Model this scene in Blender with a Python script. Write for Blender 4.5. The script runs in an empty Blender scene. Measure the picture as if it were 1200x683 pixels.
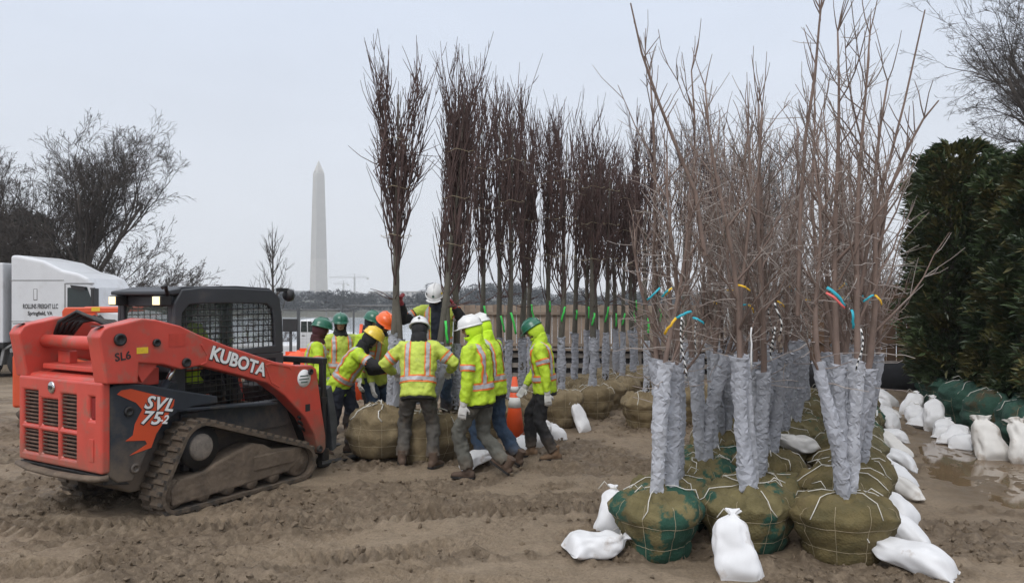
import bpy, bmesh, math, random
import numpy as np
from mathutils import Vector, Matrix, noise as mnoise
R = math.radians
sc = bpy.context.scene
# ------------------------------------------------------------------ camera, sky, sun, exposure
FPX, CX, HOR, HC = 900.0, 600.0, 347.0, 2.05        # focal length, centre and horizon in photograph pixels; eye height in metres
cam_d = bpy.data.cameras.new('camera'); cam = bpy.data.objects.new('camera', cam_d); sc.collection.objects.link(cam)
cam.location = (0, 0, HC); cam.rotation_euler = (R(90), 0, 0)
cam_d.sensor_width = 36; cam_d.lens = 36*FPX/1200; cam_d.shift_y = (HOR-341.5)/1200
cam_d.clip_start = 0.1; cam_d.clip_end = 4000
sc.camera = cam
SUN_EL, SUN_AZ = R(48), R(205)
w = bpy.data.worlds.new('World'); sc.world = w; w.use_nodes = True
nt = w.node_tree; nt.nodes.clear()
wo = nt.nodes.new('ShaderNodeOutputWorld')
sky = nt.nodes.new('ShaderNodeTexSky'); sky.sky_type = 'NISHITA'; sky.sun_disc = False
sky.sun_elevation = SUN_EL; sky.sun_rotation = SUN_AZ; sky.air_density = 1.0; sky.dust_density = 3.0
bg1 = nt.nodes.new('ShaderNodeBackground'); bg1.inputs['Strength'].default_value = 0.05
nt.links.new(sky.outputs[0], bg1.inputs[0])
# the even cloud deck of an overcast day: brighter towards the zenith, faint soft structure
tc = nt.nodes.new('ShaderNodeTexCoord'); sx = nt.nodes.new('ShaderNodeSeparateXYZ'); nt.links.new(tc.outputs['Generated'], sx.inputs[0])
rp = nt.nodes.new('ShaderNodeValToRGB'); nt.links.new(sx.outputs['Z'], rp.inputs[0])
rp.color_ramp.elements[0].position = 0.0; rp.color_ramp.elements[0].color = (.72, .75, .80, 1)
rp.color_ramp.elements[1].position = 1.0; rp.color_ramp.elements[1].color = (1.55, 1.58, 1.64, 1)
e = rp.color_ramp.elements.new(.38); e.color = (.66, .735, .87, 1)
e = rp.color_ramp.elements.new(.7); e.color = (1.12, 1.16, 1.23, 1)
nz = nt.nodes.new('ShaderNodeTexNoise'); nz.inputs['Scale'].default_value = 2.2; nz.inputs['Detail'].default_value = 4; nz.inputs['Roughness'].default_value = .5
mp = nt.nodes.new('ShaderNodeMapping'); mp.inputs['Scale'].default_value = (1, 1, 3.5); nt.links.new(tc.outputs['Generated'], mp.inputs[0]); nt.links.new(mp.outputs[0], nz.inputs['Vector'])
mr = nt.nodes.new('ShaderNodeMapRange'); mr.inputs[1].default_value = .3; mr.inputs[2].default_value = .7; mr.inputs[3].default_value = .955; mr.inputs[4].default_value = 1.045
nt.links.new(nz.outputs['Fac'], mr.inputs[0])
mul = nt.nodes.new('ShaderNodeVectorMath'); mul.operation = 'MULTIPLY'; nt.links.new(rp.outputs[0], mul.inputs[0]); nt.links.new(mr.outputs[0], mul.inputs[1])
bg2 = nt.nodes.new('ShaderNodeBackground'); bg2.inputs['Strength'].default_value = 0.95
nt.links.new(mul.outputs[0], bg2.inputs[0])
mx = nt.nodes.new('ShaderNodeMixShader'); mx.inputs[0].default_value = .93
nt.links.new(bg1.outputs[0], mx.inputs[1]); nt.links.new(bg2.outputs[0], mx.inputs[2]); nt.links.new(mx.outputs[0], wo.inputs[0])
sun_d = bpy.data.lights.new('sun', 'SUN'); sun_d.energy = 1.3; sun_d.angle = R(30); sun_d.color = (1, .97, .93)
sun = bpy.data.objects.new('sun', sun_d); sc.collection.objects.link(sun)
sun.rotation_euler = (R(90)-SUN_EL, 0, R(180)-SUN_AZ); sun.location = (0, 0, 60)
vs = sc.view_settings; vs.view_transform = 'Standard'; vs.look = 'None'; vs.exposure = 0.22; vs.gamma = 1; vs.use_curve_mapping = False

cy = sc.cycles; cy.max_bounces = 4; cy.diffuse_bounces = 2; cy.glossy_bounces = 2; cy.transmission_bounces = 4; cy.transparent_max_bounces = 8; cy.volume_bounces = 1

# ------------------------------------------------------------------ helpers
rng = random.Random(7)
def G(px, py, z=0.0):                                # photograph pixel -> point of the ground it touches
    Y = (HC-z)*FPX/(py-HOR); return Vector(((px-CX)/FPX*Y, Y, z))
def at(px, py, Y): return Vector(((px-CX)/FPX*Y, Y, HC-(py-HOR)*Y/FPX))
def nsmooth(a, b, x):
    t = np.clip((x-a)/(b-a), 0, 1); return t*t*(3-2*t)
def vnoise(x, y, s=0):
    xi = np.floor(x).astype(np.int64); yi = np.floor(y).astype(np.int64); fx = x-xi; fy = y-yi
    fx = fx*fx*(3-2*fx); fy = fy*fy*(3-2*fy)
    def h(a, b):
        n = (a*374761393+b*668265263+s*974634777) & 0xffffffff; n = ((n ^ (n >> 13))*1274126177) & 0xffffffff
        return ((n ^ (n >> 16)) & 0xffff)/65535.0
    return (h(xi, yi)*(1-fx)+h(xi+1, yi)*fx)*(1-fy)+(h(xi, yi+1)*(1-fx)+h(xi+1, yi+1)*fx)*fy
def fbm(x, y, s=0, o=4):
    v = 0; a = .5; t = 0
    for i in range(o): v = v+a*vnoise(x*2**i, y*2**i, s+i*17); t += a; a *= .5
    return v/t

def tag(o, label=None, cat=None, group=None, kind=None):
    for k, v in (('label', label), ('category', cat), ('group', group), ('kind', kind)):
        if v: o[k] = v
    return o
def empty(name, loc=(0, 0, 0), rz=0):
    o = bpy.data.objects.new(name, None); sc.collection.objects.link(o); o.location = loc; o.rotation_euler = (0, 0, rz); o.empty_display_size = .2; return o
def link(name, me, mat=None, parent=None, loc=None, rz=None):
    o = bpy.data.objects.new(name, me); sc.collection.objects.link(o)
    if mat and not me.materials:
        for m in (mat if isinstance(mat, (list, tuple)) else [mat]): me.materials.append(m)
    if parent: o.parent = parent
    if loc is not None: o.location = loc
    if rz is not None: o.rotation_euler = (0, 0, rz)
    return o
def copy_tree(o, parent=None):
    c = o.copy(); sc.collection.objects.link(c); c.parent = parent
    for ch in list(o.children): copy_tree(ch, c)
    return c

class MB:
    def __init__(s): s.v = []; s.f = []; s.m = []; s.sm = []
    def add(s, vs, fs, m=0, smooth=False):
        b = len(s.v); s.v += [tuple(p) for p in vs]; s.f += [tuple(i+b for i in f) for f in fs]; s.m += [m]*len(fs); s.sm += [smooth]*len(fs); return s
    def box(s, x0, x1, y0, y1, z0, z1, m=0):
        vs = [(x, y, z) for z in (z0, z1) for y in (y0, y1) for x in (x0, x1)]
        return s.add(vs, [(0, 2, 3, 1), (4, 5, 7, 6), (0, 1, 5, 4), (2, 6, 7, 3), (0, 4, 6, 2), (1, 3, 7, 5)], m)
    def prism(s, prof, y0, y1, m=0):                  # profile in x,z extruded along y
        n = len(prof); vs = [(x, y0, z) for x, z in prof]+[(x, y1, z) for x, z in prof]
        return s.add(vs, [tuple(range(n)), tuple(range(2*n-1, n-1, -1))]+[(i, i+n, (i+1) % n+n, (i+1) % n) for i in range(n)], m)
    def ring(s, outer, inner, y0, y1, m=0):           # plate with a hole, both loops of equal length
        n = len(outer); vs = [(x, y, z) for y in (y0, y1) for L in (outer, inner) for x, z in L]; fs = []
        for i in range(n):
            j = (i+1) % n
            fs += [(i, j, n+j, n+i), (2*n+i, 3*n+i, 3*n+j, 2*n+j), (i, 2*n+i, 2*n+j, j), (n+i, n+j, 3*n+j, 3*n+i)]
        return s.add(vs, fs, m)
    def tube(s, pts, rad, n=8, m=0, cap=True, smooth=True, sq=None, ref=None):
        pts = [Vector(p) for p in pts]; k = len(pts)
        if not isinstance(rad, (list, tuple)): rad = [rad]*k
        vs = []; u = None
        for i, p in enumerate(pts):
            t = (pts[min(i+1, k-1)]-pts[max(i-1, 0)]); t = t.normalized() if t.length > 1e-9 else Vector((0, 0, 1))
            if u is None:
                a = Vector(ref) if ref else (Vector((0, 0, 1)) if abs(t.z) < .9 else Vector((1, 0, 0)))
                u = (a-t*a.dot(t)).normalized()
            else:
                u = u-t*u.dot(t); u = u.normalized() if u.length > 1e-6 else t.orthogonal().normalized()
            b = t.cross(u); r = rad[i]; ra, rb = (r if isinstance(r, tuple) else (r, r))
            for q in range(n):
                an = 2*math.pi*q/n; vs.append(p+u*(ra*math.cos(an))+b*(rb*math.sin(an)))
        fs = [(i*n+q, i*n+(q+1) % n, (i+1)*n+(q+1) % n, (i+1)*n+q) for i in range(k-1) for q in range(n)]
        if cap: fs += [tuple(range(n-1, -1, -1)), tuple(range((k-1)*n, k*n))]
        return s.add(vs, fs, m, smooth)
    def cyl(s, p0, p1, r, n=16, m=0, smooth=True): return s.tube([p0, p1], r, n, m, True, smooth)
    def lathe(s, prof, n=24, m=0, c=(0, 0, 0), axis='z', smooth=True, sx=1, sy=1):
        vs = []
        for r, z in prof:
            for q in range(n):
                a = 2*math.pi*q/n; x, y = r*math.cos(a)*sx, r*math.sin(a)*sy
                p = {'z': (x, y, z), 'y': (x, z, y), 'x': (z, x, y)}[axis]; vs.append((p[0]+c[0], p[1]+c[1], p[2]+c[2]))
        k = len(prof); fs = [(i*n+q, i*n+(q+1) % n, (i+1)*n+(q+1) % n, (i+1)*n+q) for i in range(k-1) for q in range(n)]
        fs += [tuple(range(n-1, -1, -1)), tuple(range((k-1)*n, k*n))]
        return s.add(vs, fs, m, smooth)
    def ball(s, c, r, n=12, m=0):
        r = r if isinstance(r, (tuple, list)) else (r, r, r); k = n//2+1
        prof = [(math.sin(math.pi*(i+.02)/(k-.96)), -math.cos(math.pi*(i+.02)/(k-.96))) for i in range(k)]
        vs = [(c[0]+r[0]*a*math.cos(2*math.pi*q/n), c[1]+r[1]*a*math.sin(2*math.pi*q/n), c[2]+r[2]*b) for a, b in prof for q in range(n)]
        fs = [(i*n+q, i*n+(q+1) % n, (i+1)*n+(q+1) % n, (i+1)*n+q) for i in range(k-1) for q in range(n)]+[tuple(range(n-1, -1, -1)), tuple(range((k-1)*n, k*n))]
        return s.add(vs, fs, m, True)
    def mesh(s, name='m', mats=None):
        me = bpy.data.meshes.new(name); me.from_pydata(s.v, [], s.f)
        if s.m and max(s.m): me.polygons.foreach_set('material_index', s.m)
        me.polygons.foreach_set('use_smooth', s.sm)
        if mats:
            for m in (mats if isinstance(mats, (list, tuple)) else [mats]): me.materials.append(m)
        bm = bmesh.new(); bm.from_mesh(me); bmesh.ops.recalc_face_normals(bm, faces=bm.faces); bm.to_mesh(me); bm.free()
        return me
    def build(s, name, mats, parent=None, bevel=0, seg=2, loc=None):
        o = link(name, s.mesh(name, mats), None, parent, loc)
        if bevel:
            b = o.modifiers.new('bevel', 'BEVEL'); b.width = bevel; b.segments = seg; b.limit_method = 'ANGLE'; b.angle_limit = R(35); b.harden_normals = False
        return o

class Tubes:                                         # many thin branches at once
    def __init__(s): s.g = {}
    def add(s, pts, r0, r1):
        k = len(pts); s.g.setdefault(k, []).append((pts, r0, r1))
    def mesh(s, name, mats, sides=4):
        V = []; Fc = []; base = 0
        for k, L in s.g.items():
            P = np.array([[tuple(p) for p in t[0]] for t in L], dtype=float); r0 = np.array([t[1] for t in L]); r1 = np.array([t[2] for t in L])
            T = np.empty_like(P); T[:, 1:-1] = P[:, 2:]-P[:, :-2]; T[:, 0] = P[:, 1]-P[:, 0]; T[:, -1] = P[:, -1]-P[:, -2]
            T /= np.linalg.norm(T, axis=2, keepdims=True)+1e-9
            ref = np.where(np.abs(T[:, :1, 2:3]) < .8, np.array([[[0, 0, 1.]]]), np.array([[[1., 0.15, 0]]])); ref = np.broadcast_to(ref, T.shape)
            U = ref-T*np.sum(ref*T, axis=2, keepdims=True); U /= np.linalg.norm(U, axis=2, keepdims=True)+1e-9; B = np.cross(T, U)
            rr = r0[:, None]+(r1-r0)[:, None]*np.linspace(0, 1, k)[None]
            an = 2*np.pi*np.arange(sides)/sides
            ring = P[:, :, None, :]+rr[:, :, None, None]*(U[:, :, None, :]*np.cos(an)[None, None, :, None]+B[:, :, None, :]*np.sin(an)[None, None, :, None])
            V.append(ring.reshape(-1, 3)); nt_ = len(L)
            i, q = np.meshgrid(np.arange(k-1), np.arange(sides), indexing='ij'); i = i.ravel(); q = q.ravel(); q2 = (q+1) % sides
            quad = np.stack([i*sides+q, i*sides+q2, (i+1)*sides+q2, (i+1)*sides+q], 1)
            Fc.append((quad[None]+(base+np.arange(nt_)*k*sides)[:, None, None]).reshape(-1, 4)); base += nt_*k*sides
        return np_mesh(name, np.concatenate(V), np.concatenate(Fc), mats, True)
def np_mesh(name, V, F, mats=None, smooth=False):
    me = bpy.data.meshes.new(name); n = F.shape[1]
    me.vertices.add(len(V)); me.vertices.foreach_set('co', V.astype(np.float32).ravel())
    me.loops.add(F.size); me.loops.foreach_set('vertex_index', F.astype(np.int32).ravel())
    me.polygons.add(len(F)); me.polygons.foreach_set('loop_start', np.arange(0, F.size, n, dtype=np.int32)); me.polygons.foreach_set('loop_total', np.full(len(F), n, dtype=np.int32))
    me.polygons.foreach_set('use_smooth', np.full(len(F), smooth))
    me.update(calc_edges=True)
    if mats:
        for m in (mats if isinstance(mats, (list, tuple)) else [mats]): me.materials.append(m)
    return me

bench = bpy.data.scenes.new('bench')                  # empty scene in which modifiers are applied quickly; removed at the end
def evaluated(o):
    sc.collection.objects.unlink(o); bench.collection.objects.link(o); vl = bench.view_layers[0]; vl.update(); dg = vl.depsgraph; dg.update(); me = bpy.data.meshes.new_from_object(o.evaluated_get(dg)); old = o.data; bpy.data.objects.remove(o)
    return me
wr_tex = bpy.data.textures.new('folds', 'CLOUDS'); wr_tex.noise_scale = .085; wr_tex.noise_depth = 3
def blob(mb, mats, voxel=.016, smooth=4, wrinkle=0):  # closed shapes fused into one continuous skin
    me = mb.mesh('blob'); o = bpy.data.objects.new('blob', me); sc.collection.objects.link(o)
    r = o.modifiers.new('r', 'REMESH'); r.mode = 'VOXEL'; r.voxel_size = voxel
    if smooth: s = o.modifiers.new('s', 'SMOOTH'); s.iterations = smooth; s.factor = .5
    if wrinkle: d = o.modifiers.new('d', 'DISPLACE'); d.texture = wr_tex; d.strength = wrinkle; d.mid_level = .5; d.texture_coords = 'LOCAL'
    out = evaluated(o); bpy.data.meshes.remove(me); out.polygons.foreach_set('use_smooth', [True]*len(out.polygons))
    out.materials.clear()
    for m in (mats if isinstance(mats, (list, tuple)) else [mats]): out.materials.append(m)
    return out
def text_mesh(txt, size, mats, ext=.002, offset=0.0, shear=0.0, space=1.0):
    c = bpy.data.curves.new('t', 'FONT'); c.body = txt; c.size = size; c.extrude = ext; c.offset = offset; c.shear = shear; c.align_x = 'CENTER'; c.align_y = 'CENTER'; c.space_character = space; c.resolution_u = 3
    o = bpy.data.objects.new('t', c); sc.collection.objects.link(o)
    me = evaluated(o); bpy.data.curves.remove(c); me.materials.clear(); me.materials.append(mats)
    return me

# ------------------------------------------------------------------ materials
MATS = {}
def mat(name, col, rough=.7, var=.15, vscale=6.0, bump=0.0, bscale=40.0, metal=0.0, col2=None, dirt=None, dscale=3.0, dlo=.5, dhi=.7, spec=.5, trans=0.0, alpha=1.0, emit=None, coat=0.0, detail=5.0, bdist=.01, ridged=False, splash=None):
    m = bpy.data.materials.new(name); m.use_nodes = True; n = m.node_tree.nodes; l = m.node_tree.links; b = n['Principled BSDF']; MATS[name] = m
    tcn = n.new('ShaderNodeTexCoord'); vec = tcn.outputs['Object']
    nz = n.new('ShaderNodeTexNoise'); nz.inputs['Scale'].default_value = vscale; nz.inputs['Detail'].default_value = detail; nz.inputs['Roughness'].default_value = .6; l.new(vec, nz.inputs['Vector'])
    r = n.new('ShaderNodeValToRGB'); l.new(nz.outputs['Fac'], r.inputs[0])
    c2 = col2 if col2 else tuple(min(1, c*(1+var)) for c in col); c1 = col if col2 else tuple(c*(1-var) for c in col)
    r.color_ramp.elements[0].position = .35; r.color_ramp.elements[0].color = (*c1, 1); r.color_ramp.elements[1].position = .65; r.color_ramp.elements[1].color = (*c2, 1)
    out = r.outputs[0]; m['_ramp'] = r.name
    if dirt:
        nd = n.new('ShaderNodeTexNoise'); nd.inputs['Scale'].default_value = dscale; nd.inputs['Detail'].default_value = 6; nd.inputs['Roughness'].default_value = .65; l.new(vec, nd.inputs['Vector'])
        mr = n.new('ShaderNodeMapRange'); mr.inputs[1].default_value = dlo; mr.inputs[2].default_value = dhi; l.new(nd.outputs['Fac'], mr.inputs[0])
        mix = n.new('ShaderNodeMix'); mix.data_type = 'RGBA'; l.new(mr.outputs[0], mix.inputs[0]); l.new(out, mix.inputs[6]); mix.inputs[7].default_value = (*dirt, 1); out = mix.outputs[2]
    if splash:                                         # mud thrown up from the ground: ragged upper edge, thinning upwards
        sp = n.new('ShaderNodeSeparateXYZ'); l.new(vec, sp.inputs[0]); ns = n.new('ShaderNodeTexNoise'); ns.inputs['Scale'].default_value = splash[3] if len(splash) > 3 else 9; ns.inputs['Detail'].default_value = 8; ns.inputs['Roughness'].default_value = .7; l.new(vec, ns.inputs['Vector'])
        ma = n.new('ShaderNodeMath'); ma.operation = 'MULTIPLY_ADD'; l.new(ns.outputs['Fac'], ma.inputs[0]); ma.inputs[1].default_value = -(splash[1]-splash[0])*1.6; l.new(sp.outputs['Z'], ma.inputs[2])
        mq = n.new('ShaderNodeMapRange'); mq.inputs[1].default_value = splash[0]-(splash[1]-splash[0])*.8; mq.inputs[2].default_value = splash[1]-(splash[1]-splash[0])*.8; mq.inputs[3].default_value = .85; mq.inputs[4].default_value = 0; l.new(ma.outputs[0], mq.inputs[0])
        mix = n.new('ShaderNodeMix'); mix.data_type = 'RGBA'; l.new(mq.outputs[0], mix.inputs[0]); l.new(out, mix.inputs[6]); mix.inputs[7].default_value = (*splash[2], 1); out = mix.outputs[2]
    l.new(out, b.inputs['Base Color'])
    b.inputs['Roughness'].default_value = rough; b.inputs['Metallic'].default_value = metal; b.inputs['Specular IOR Level'].default_value = spec
    b.inputs['Transmission Weight'].default_value = trans; b.inputs['Alpha'].default_value = alpha; b.inputs['Coat Weight'].default_value = coat
    if emit: b.inputs['Emission Color'].default_value = (*emit[:3], 1); b.inputs['Emission Strength'].default_value = emit[3]
    if bump:
        nb = n.new('ShaderNodeTexNoise'); nb.inputs['Scale'].default_value = bscale; nb.inputs['Detail'].default_value = 6 if not ridged else 3
        if ridged: nb.noise_type = 'RIDGED_MULTIFRACTAL'; nb.inputs['Roughness'].default_value = .45
        l.new(vec, nb.inputs['Vector'])
        bp = n.new('ShaderNodeBump'); bp.inputs['Strength'].default_value = bump; bp.inputs['Distance'].default_value = bdist; l.new(nb.outputs['Fac'], bp.inputs['Height']); l.new(bp.outputs[0], b.inputs['Normal'])
    return m
def glass(name, col, rough=.03, alpha=.35):
    return mat(name, col, rough, 0.02, 2, alpha=alpha, spec=.6)
# ------------------------------------------------------------------ the ground
LA = R(59); LF = Vector((math.cos(LA), math.sin(LA), 0)); LR = Vector((LF.y, -LF.x, 0))
LO = G(203, 608)-LR*.838                              # loader origin on the ground
PRINTS = []                                           # strips of cleat prints: start, direction, length, width, depth
def strip(x0, y0, x1, y1, wd, dp): PRINTS.append((x0, y0, x1, y1, wd, dp))
for v in (-.68, .68):
    p = LO+LR*v; a = p-LF*3.6; b_ = p+LF*.1; strip(a.x, a.y, b_.x, b_.y, .34, .03)
strip(-7.5, 5.9, 3.2, 8.0, .36, .05); strip(-7.5, 4.9, 3.2, 7.0, .36, .05)
strip(-6.5, 7.6, 1.2, 4.9, .34, .022); strip(-6.0, 6.6, 1.6, 3.9, .34, .022)
strip(-3.2, 4.6, 1.0, 10.2, .36, .024); strip(-1.9, 4.4, 2.0, 9.6, .36, .024)
strip(-8, 10.5, -4.5, 14.0, .36, .03); strip(-9.5, 11.0, -6, 14.5, .36, .03); strip(-9, 8.2, -1.5, 11.4, .36, .025)
strip(4.2, 5.0, 6.8, 11.2, .3, .02)
def base_h(X, Y):
    lft = 1-nsmooth(-3.5, .5, X)
    z = -.62*nsmooth(13, 25, Y)*lft-.35*nsmooth(20, 26, Y)*(1-lft)
    z = z-.45*nsmooth(25, 34, Y)-2.6*nsmooth(36, 46, Y)+2.2*nsmooth(168, 182, Y)
    return z
def wet_mask(X, Y):
    d = (X-3.3)-.455*(Y-6.0)                          # lane between the block of trees and the hedge
    return nsmooth(.0, .5, d)*(1-nsmooth(2.2, 3.6, d+.0*Y))*nsmooth(6.6, 9.0, Y+.4*d)*(1-nsmooth(15.5, 17, Y))
def ground_h(X, Y, fine=True):
    X = np.asarray(X, float); Y = np.asarray(Y, float); z = base_h(X, Y)
    near = 1-nsmooth(17, 32, Y)
    det = (fbm(X*.55, Y*.55, 3, 3)-.5)*.10+(fbm(X*2.2+3, Y*2.2, 5, 3)-.5)*.085
    if fine:
        ch = nsmooth(.42, .62, fbm(X*1.0+9+.3*Y, Y*2.0-.35*X, 8, 4))
        det = det+(fbm(X*6, Y*6, 11, 3)-.5)*(.028+.055*ch)+np.maximum(0, fbm(X*12, Y*12, 21, 2)-.5)*(.04+.16*ch)
    for i, (x0, y0, x1, y1, wd, dp) in enumerate(PRINTS):
        L = math.hypot(x1-x0, y1-y0); tx, ty = (x1-x0)/L, (y1-y0)/L
        s = (X-x0)*tx+(Y-y0)*ty; bend = .12*np.sin(s*.8+i); d = -(X-x0)*ty+(Y-y0)*tx+bend
        m = (1-nsmooth(wd*.42, wd*.56, np.abs(d)))*nsmooth(0, .3, s)*(1-nsmooth(L-.3, L, s))
        wear = nsmooth(.30, .48, fbm(X*.8+i*7, Y*.8, 40+i, 2))
        sk = s+.25*np.abs(d)
        bar = nsmooth(-.2, .5, np.sin(sk*2*np.pi/.105))
        det = det*(1-.55*m*wear)+m*wear*(-dp*1.0+dp*1.7*bar)+.02*wear*np.exp(-((np.abs(d)-wd*.58)/.05)**2)*nsmooth(0, .3, s)*(1-nsmooth(L-.3, L, s))
    wm = wet_mask(X, Y)
    det = det*(1-.62*wm)-wm*.026
    d_ = (X-3.3)-.455*(Y-6.0); zone = (d_ > -.7) & (d_ < 4.3) & (Y > 5.6) & (Y < 17.5)
    det = np.where(zone, np.maximum(det, -.022-.2*nsmooth(.35, .8, wm)), det)
    return z+det*near
def gz(x, y): return float(ground_h(np.array([x]), np.array([y]), False)[0])
def axis_pts(lo, hi, step, far_lo, far_hi, g):
    a = list(np.arange(lo, hi, step)); s = step; x = a[-1]
    while x < far_hi: s *= g; x += s; a.append(min(x, far_hi))
    s = step; x = lo; b = []
    while x > far_lo: s *= g; x -= s; b.append(max(x, far_lo))
    return np.array(b[::-1]+a)
gx = axis_pts(-6.5, 6.8, .033, -1500, 1500, 1.06)
ya = [5.0]
while ya[-1] < 16: ya.append(ya[-1]+.026*(ya[-1]/5.3)**1.35)
while ya[-1] < 200: ya.append(ya[-1]*1.035)
while ya[-1] < 1500: ya.append(ya[-1]*1.15)
yb = [4.9, 4.6, 4, 3, 1, -3, -10, -30]
gy = np.array(yb[::-1]+ya)
XX, YY = np.meshgrid(gx, gy); ZZ = ground_h(XX, YY)
nx, ny = len(gx), len(gy)
ii, jj = np.meshgrid(np.arange(ny-1), np.arange(nx-1), indexing='ij'); k0 = (ii*nx+jj).ravel()
Fq = np.stack([k0, k0+1, k0+nx+1, k0+nx], 1)
def ground_mat():
    m = bpy.data.materials.new('churned mud'); m.use_nodes = True; n = m.node_tree.nodes; l = m.node_tree.links; b = n['Principled BSDF']
    geo = n.new('ShaderNodeNewGeometry'); pos = geo.outputs['Position']
    def noise(s, d=6, rr=.6):
        q = n.new('ShaderNodeTexNoise'); q.inputs['Scale'].default_value = s; q.inputs['Detail'].default_value = d; q.inputs['Roughness'].default_value = rr; l.new(pos, q.inputs['Vector']); return q.outputs['Fac']
    def ramp(src, stops):
        r = n.new('ShaderNodeValToRGB'); l.new(src, r.inputs[0]); el = r.color_ramp.elements
        while len(el) < len(stops): el.new(.5)
        for q, (p, c) in zip(el, stops): q.position = p; q.color = (*c, 1)
        return r.outputs[0]
    def mixc(f, a, b2):
        q = n.new('ShaderNodeMix'); q.data_type = 'RGBA'
        if isinstance(f, float): q.inputs[0].default_value = f
        else: l.new(f, q.inputs[0])
        for s, k in ((a, 6), (b2, 7)):
            if isinstance(s, tuple): q.inputs[k].default_value = (*s, 1)
            else: l.new(s, q.inputs[k])
        return q.outputs[2]
    def mrange(src, a, b2, c=0., d=1.):
        q = n.new('ShaderNodeMapRange'); q.interpolation_type = 'SMOOTHSTEP'; l.new(src, q.inputs[0])
        for k, vv in zip((1, 2, 3, 4), (a, b2, c, d)): q.inputs[k].default_value = vv
        return q.outputs[0]
    big = ramp(noise(.8, 6), [(.32, (.108, .077, .049)), (.5, (.188, .141, .094)), (.68, (.29, .226, .158))])
    fine = ramp(noise(9, 8, .7), [(.3, (.078, .054, .034)), (.46, (.21, .158, .106)), (.72, (.35, .275, .195))])
    grit = ramp(noise(42, 6, .75), [(.34, (.05, .034, .022)), (.45, (.21, .158, .106)), (.66, (.37, .292, .208))])
    c = mixc(.38, mixc(.5, big, fine), grit)
    ac = n.new('ShaderNodeAttribute'); ac.attribute_name = 'churn'
    cm = n.new('ShaderNodeMath'); cm.operation = 'MULTIPLY'; l.new(ac.outputs['Fac'], cm.inputs[0]); l.new(mrange(noise(14, 7, .7), .36, .6, .25, .95), cm.inputs[1])
    c = mixc(cm.outputs[0], c, mixc(noise(25, 5), (.062, .043, .027), (.165, .121, .079)))   # freshly turned, still moist soil
    # damp lane on the hedge side: darker, smoother, browner mud
    at_ = n.new('ShaderNodeAttribute'); at_.attribute_name = 'wet'; wet = at_.outputs['Fac']
    wn = n.new('ShaderNodeMath'); wn.operation = 'MULTIPLY'; l.new(wet, wn.inputs[0]); l.new(mrange(noise(1.1, 4), .3, .55, .35, 1.), wn.inputs[1])
    c = mixc(wn.outputs[0], c, mixc(noise(3, 5), (.095, .064, .036), (.175, .124, .074)))
    # far grass bank
    sxyz = n.new('ShaderNodeSeparateXYZ'); l.new(pos, sxyz.inputs[0])
    c = mixc(mrange(sxyz.outputs['Y'], 120., 190.), c, mixc(noise(.03, 4), (.055, .06, .05), (.085, .088, .07)))
    l.new(c, b.inputs['Base Color'])
    rg = n.new('ShaderNodeMath'); rg.operation = 'SUBTRACT'; l.new(mrange(noise(1.7, 5), .35, .65, .62, .92), rg.inputs[0])
    rm = n.new('ShaderNodeMath'); rm.operation = 'MULTIPLY'; l.new(wn.outputs[0], rm.inputs[0]); rm.inputs[1].default_value = .38; l.new(rm.outputs[0], rg.inputs[1]); l.new(rg.outputs[0], b.inputs['Roughness'])
    b.inputs['Specular IOR Level'].default_value = .4
    ad = n.new('ShaderNodeMath'); ad.operation = 'ADD'; l.new(noise(22, 8, .75), ad.inputs[0]); l.new(noise(90, 4), ad.inputs[1])
    bp = n.new('ShaderNodeBump'); bp.inputs['Strength'].default_value = .8; bp.inputs['Distance'].default_value = .02; l.new(ad.outputs[0], bp.inputs['Height']); l.new(bp.outputs[0], b.inputs['Normal'])
    return m
M_GROUND = ground_mat()
me = np_mesh('ground', np.stack([XX, YY, ZZ], 2).reshape(-1, 3), Fq, M_GROUND, True)
wa = me.attributes.new('wet', 'FLOAT', 'POINT'); wa.data.foreach_set('value', wet_mask(XX, YY).ravel().astype(np.float32))
ca = me.attributes.new('churn', 'FLOAT', 'POINT'); ca.data.foreach_set('value', nsmooth(.46, .60, fbm(XX*1.0+9+.3*YY, YY*2.0-.35*XX, 8, 4)+.10*(fbm(XX*5, YY*5, 51, 2)-.5)).ravel().astype(np.float32))
tag(link('ground', me), kind='structure')
# loose clods of mud, nobody could count them
ico = bmesh.new(); bmesh.ops.create_icosphere(ico, subdivisions=1, radius=1); IV = np.array([v.co[:] for v in ico.verts]); IF = np.array([[v.index for v in f.verts] for f in ico.faces]); ico.free()
rs = np.random.RandomState(4)
cv = []; cf = []; nb = 0
cn = 15000; cxs = rs.uniform(-7, 7, cn); cys = 5.1+rs.power(.6, cn)*9
dens = fbm(cxs*1.0+9+.3*cys, cys*2.0-.35*cxs, 8, 4)
for x, y, dn in zip(cxs, cys, dens):
    if dn < .47+rs.rand()*.12 and rs.rand() < .93: continue
    if wet_mask(np.array(x), np.array(y)) > .2: continue
    s = (.005+.024*rs.rand()**2.6)
    q = IV*(s*rs.uniform(.6, 1.4, 3))*(1+.5*rs.uniform(-1, 1, (len(IV), 1)))
    cv.append(q+np.array([x, y, 0])); cf.append(IF+nb*len(IV)); nb += 1
cv = np.concatenate(cv); ctr = cv.reshape(nb, len(IV), 3).mean(1)
cv[:, 2] += np.repeat(ground_h(ctr[:, 0], ctr[:, 1])+.004, len(IV))
cl_me = np_mesh('mud_clods', cv, np.concatenate(cf), M_GROUND, False); ca = cl_me.attributes.new('churn', 'FLOAT', 'POINT'); ca.data.foreach_set('value', np.full(len(cv), .75, dtype=np.float32))
tag(link('mud_clods', cl_me), label='loose crumbs and clods of brown mud strewn over the ground', cat='mud', kind='stuff')
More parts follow.
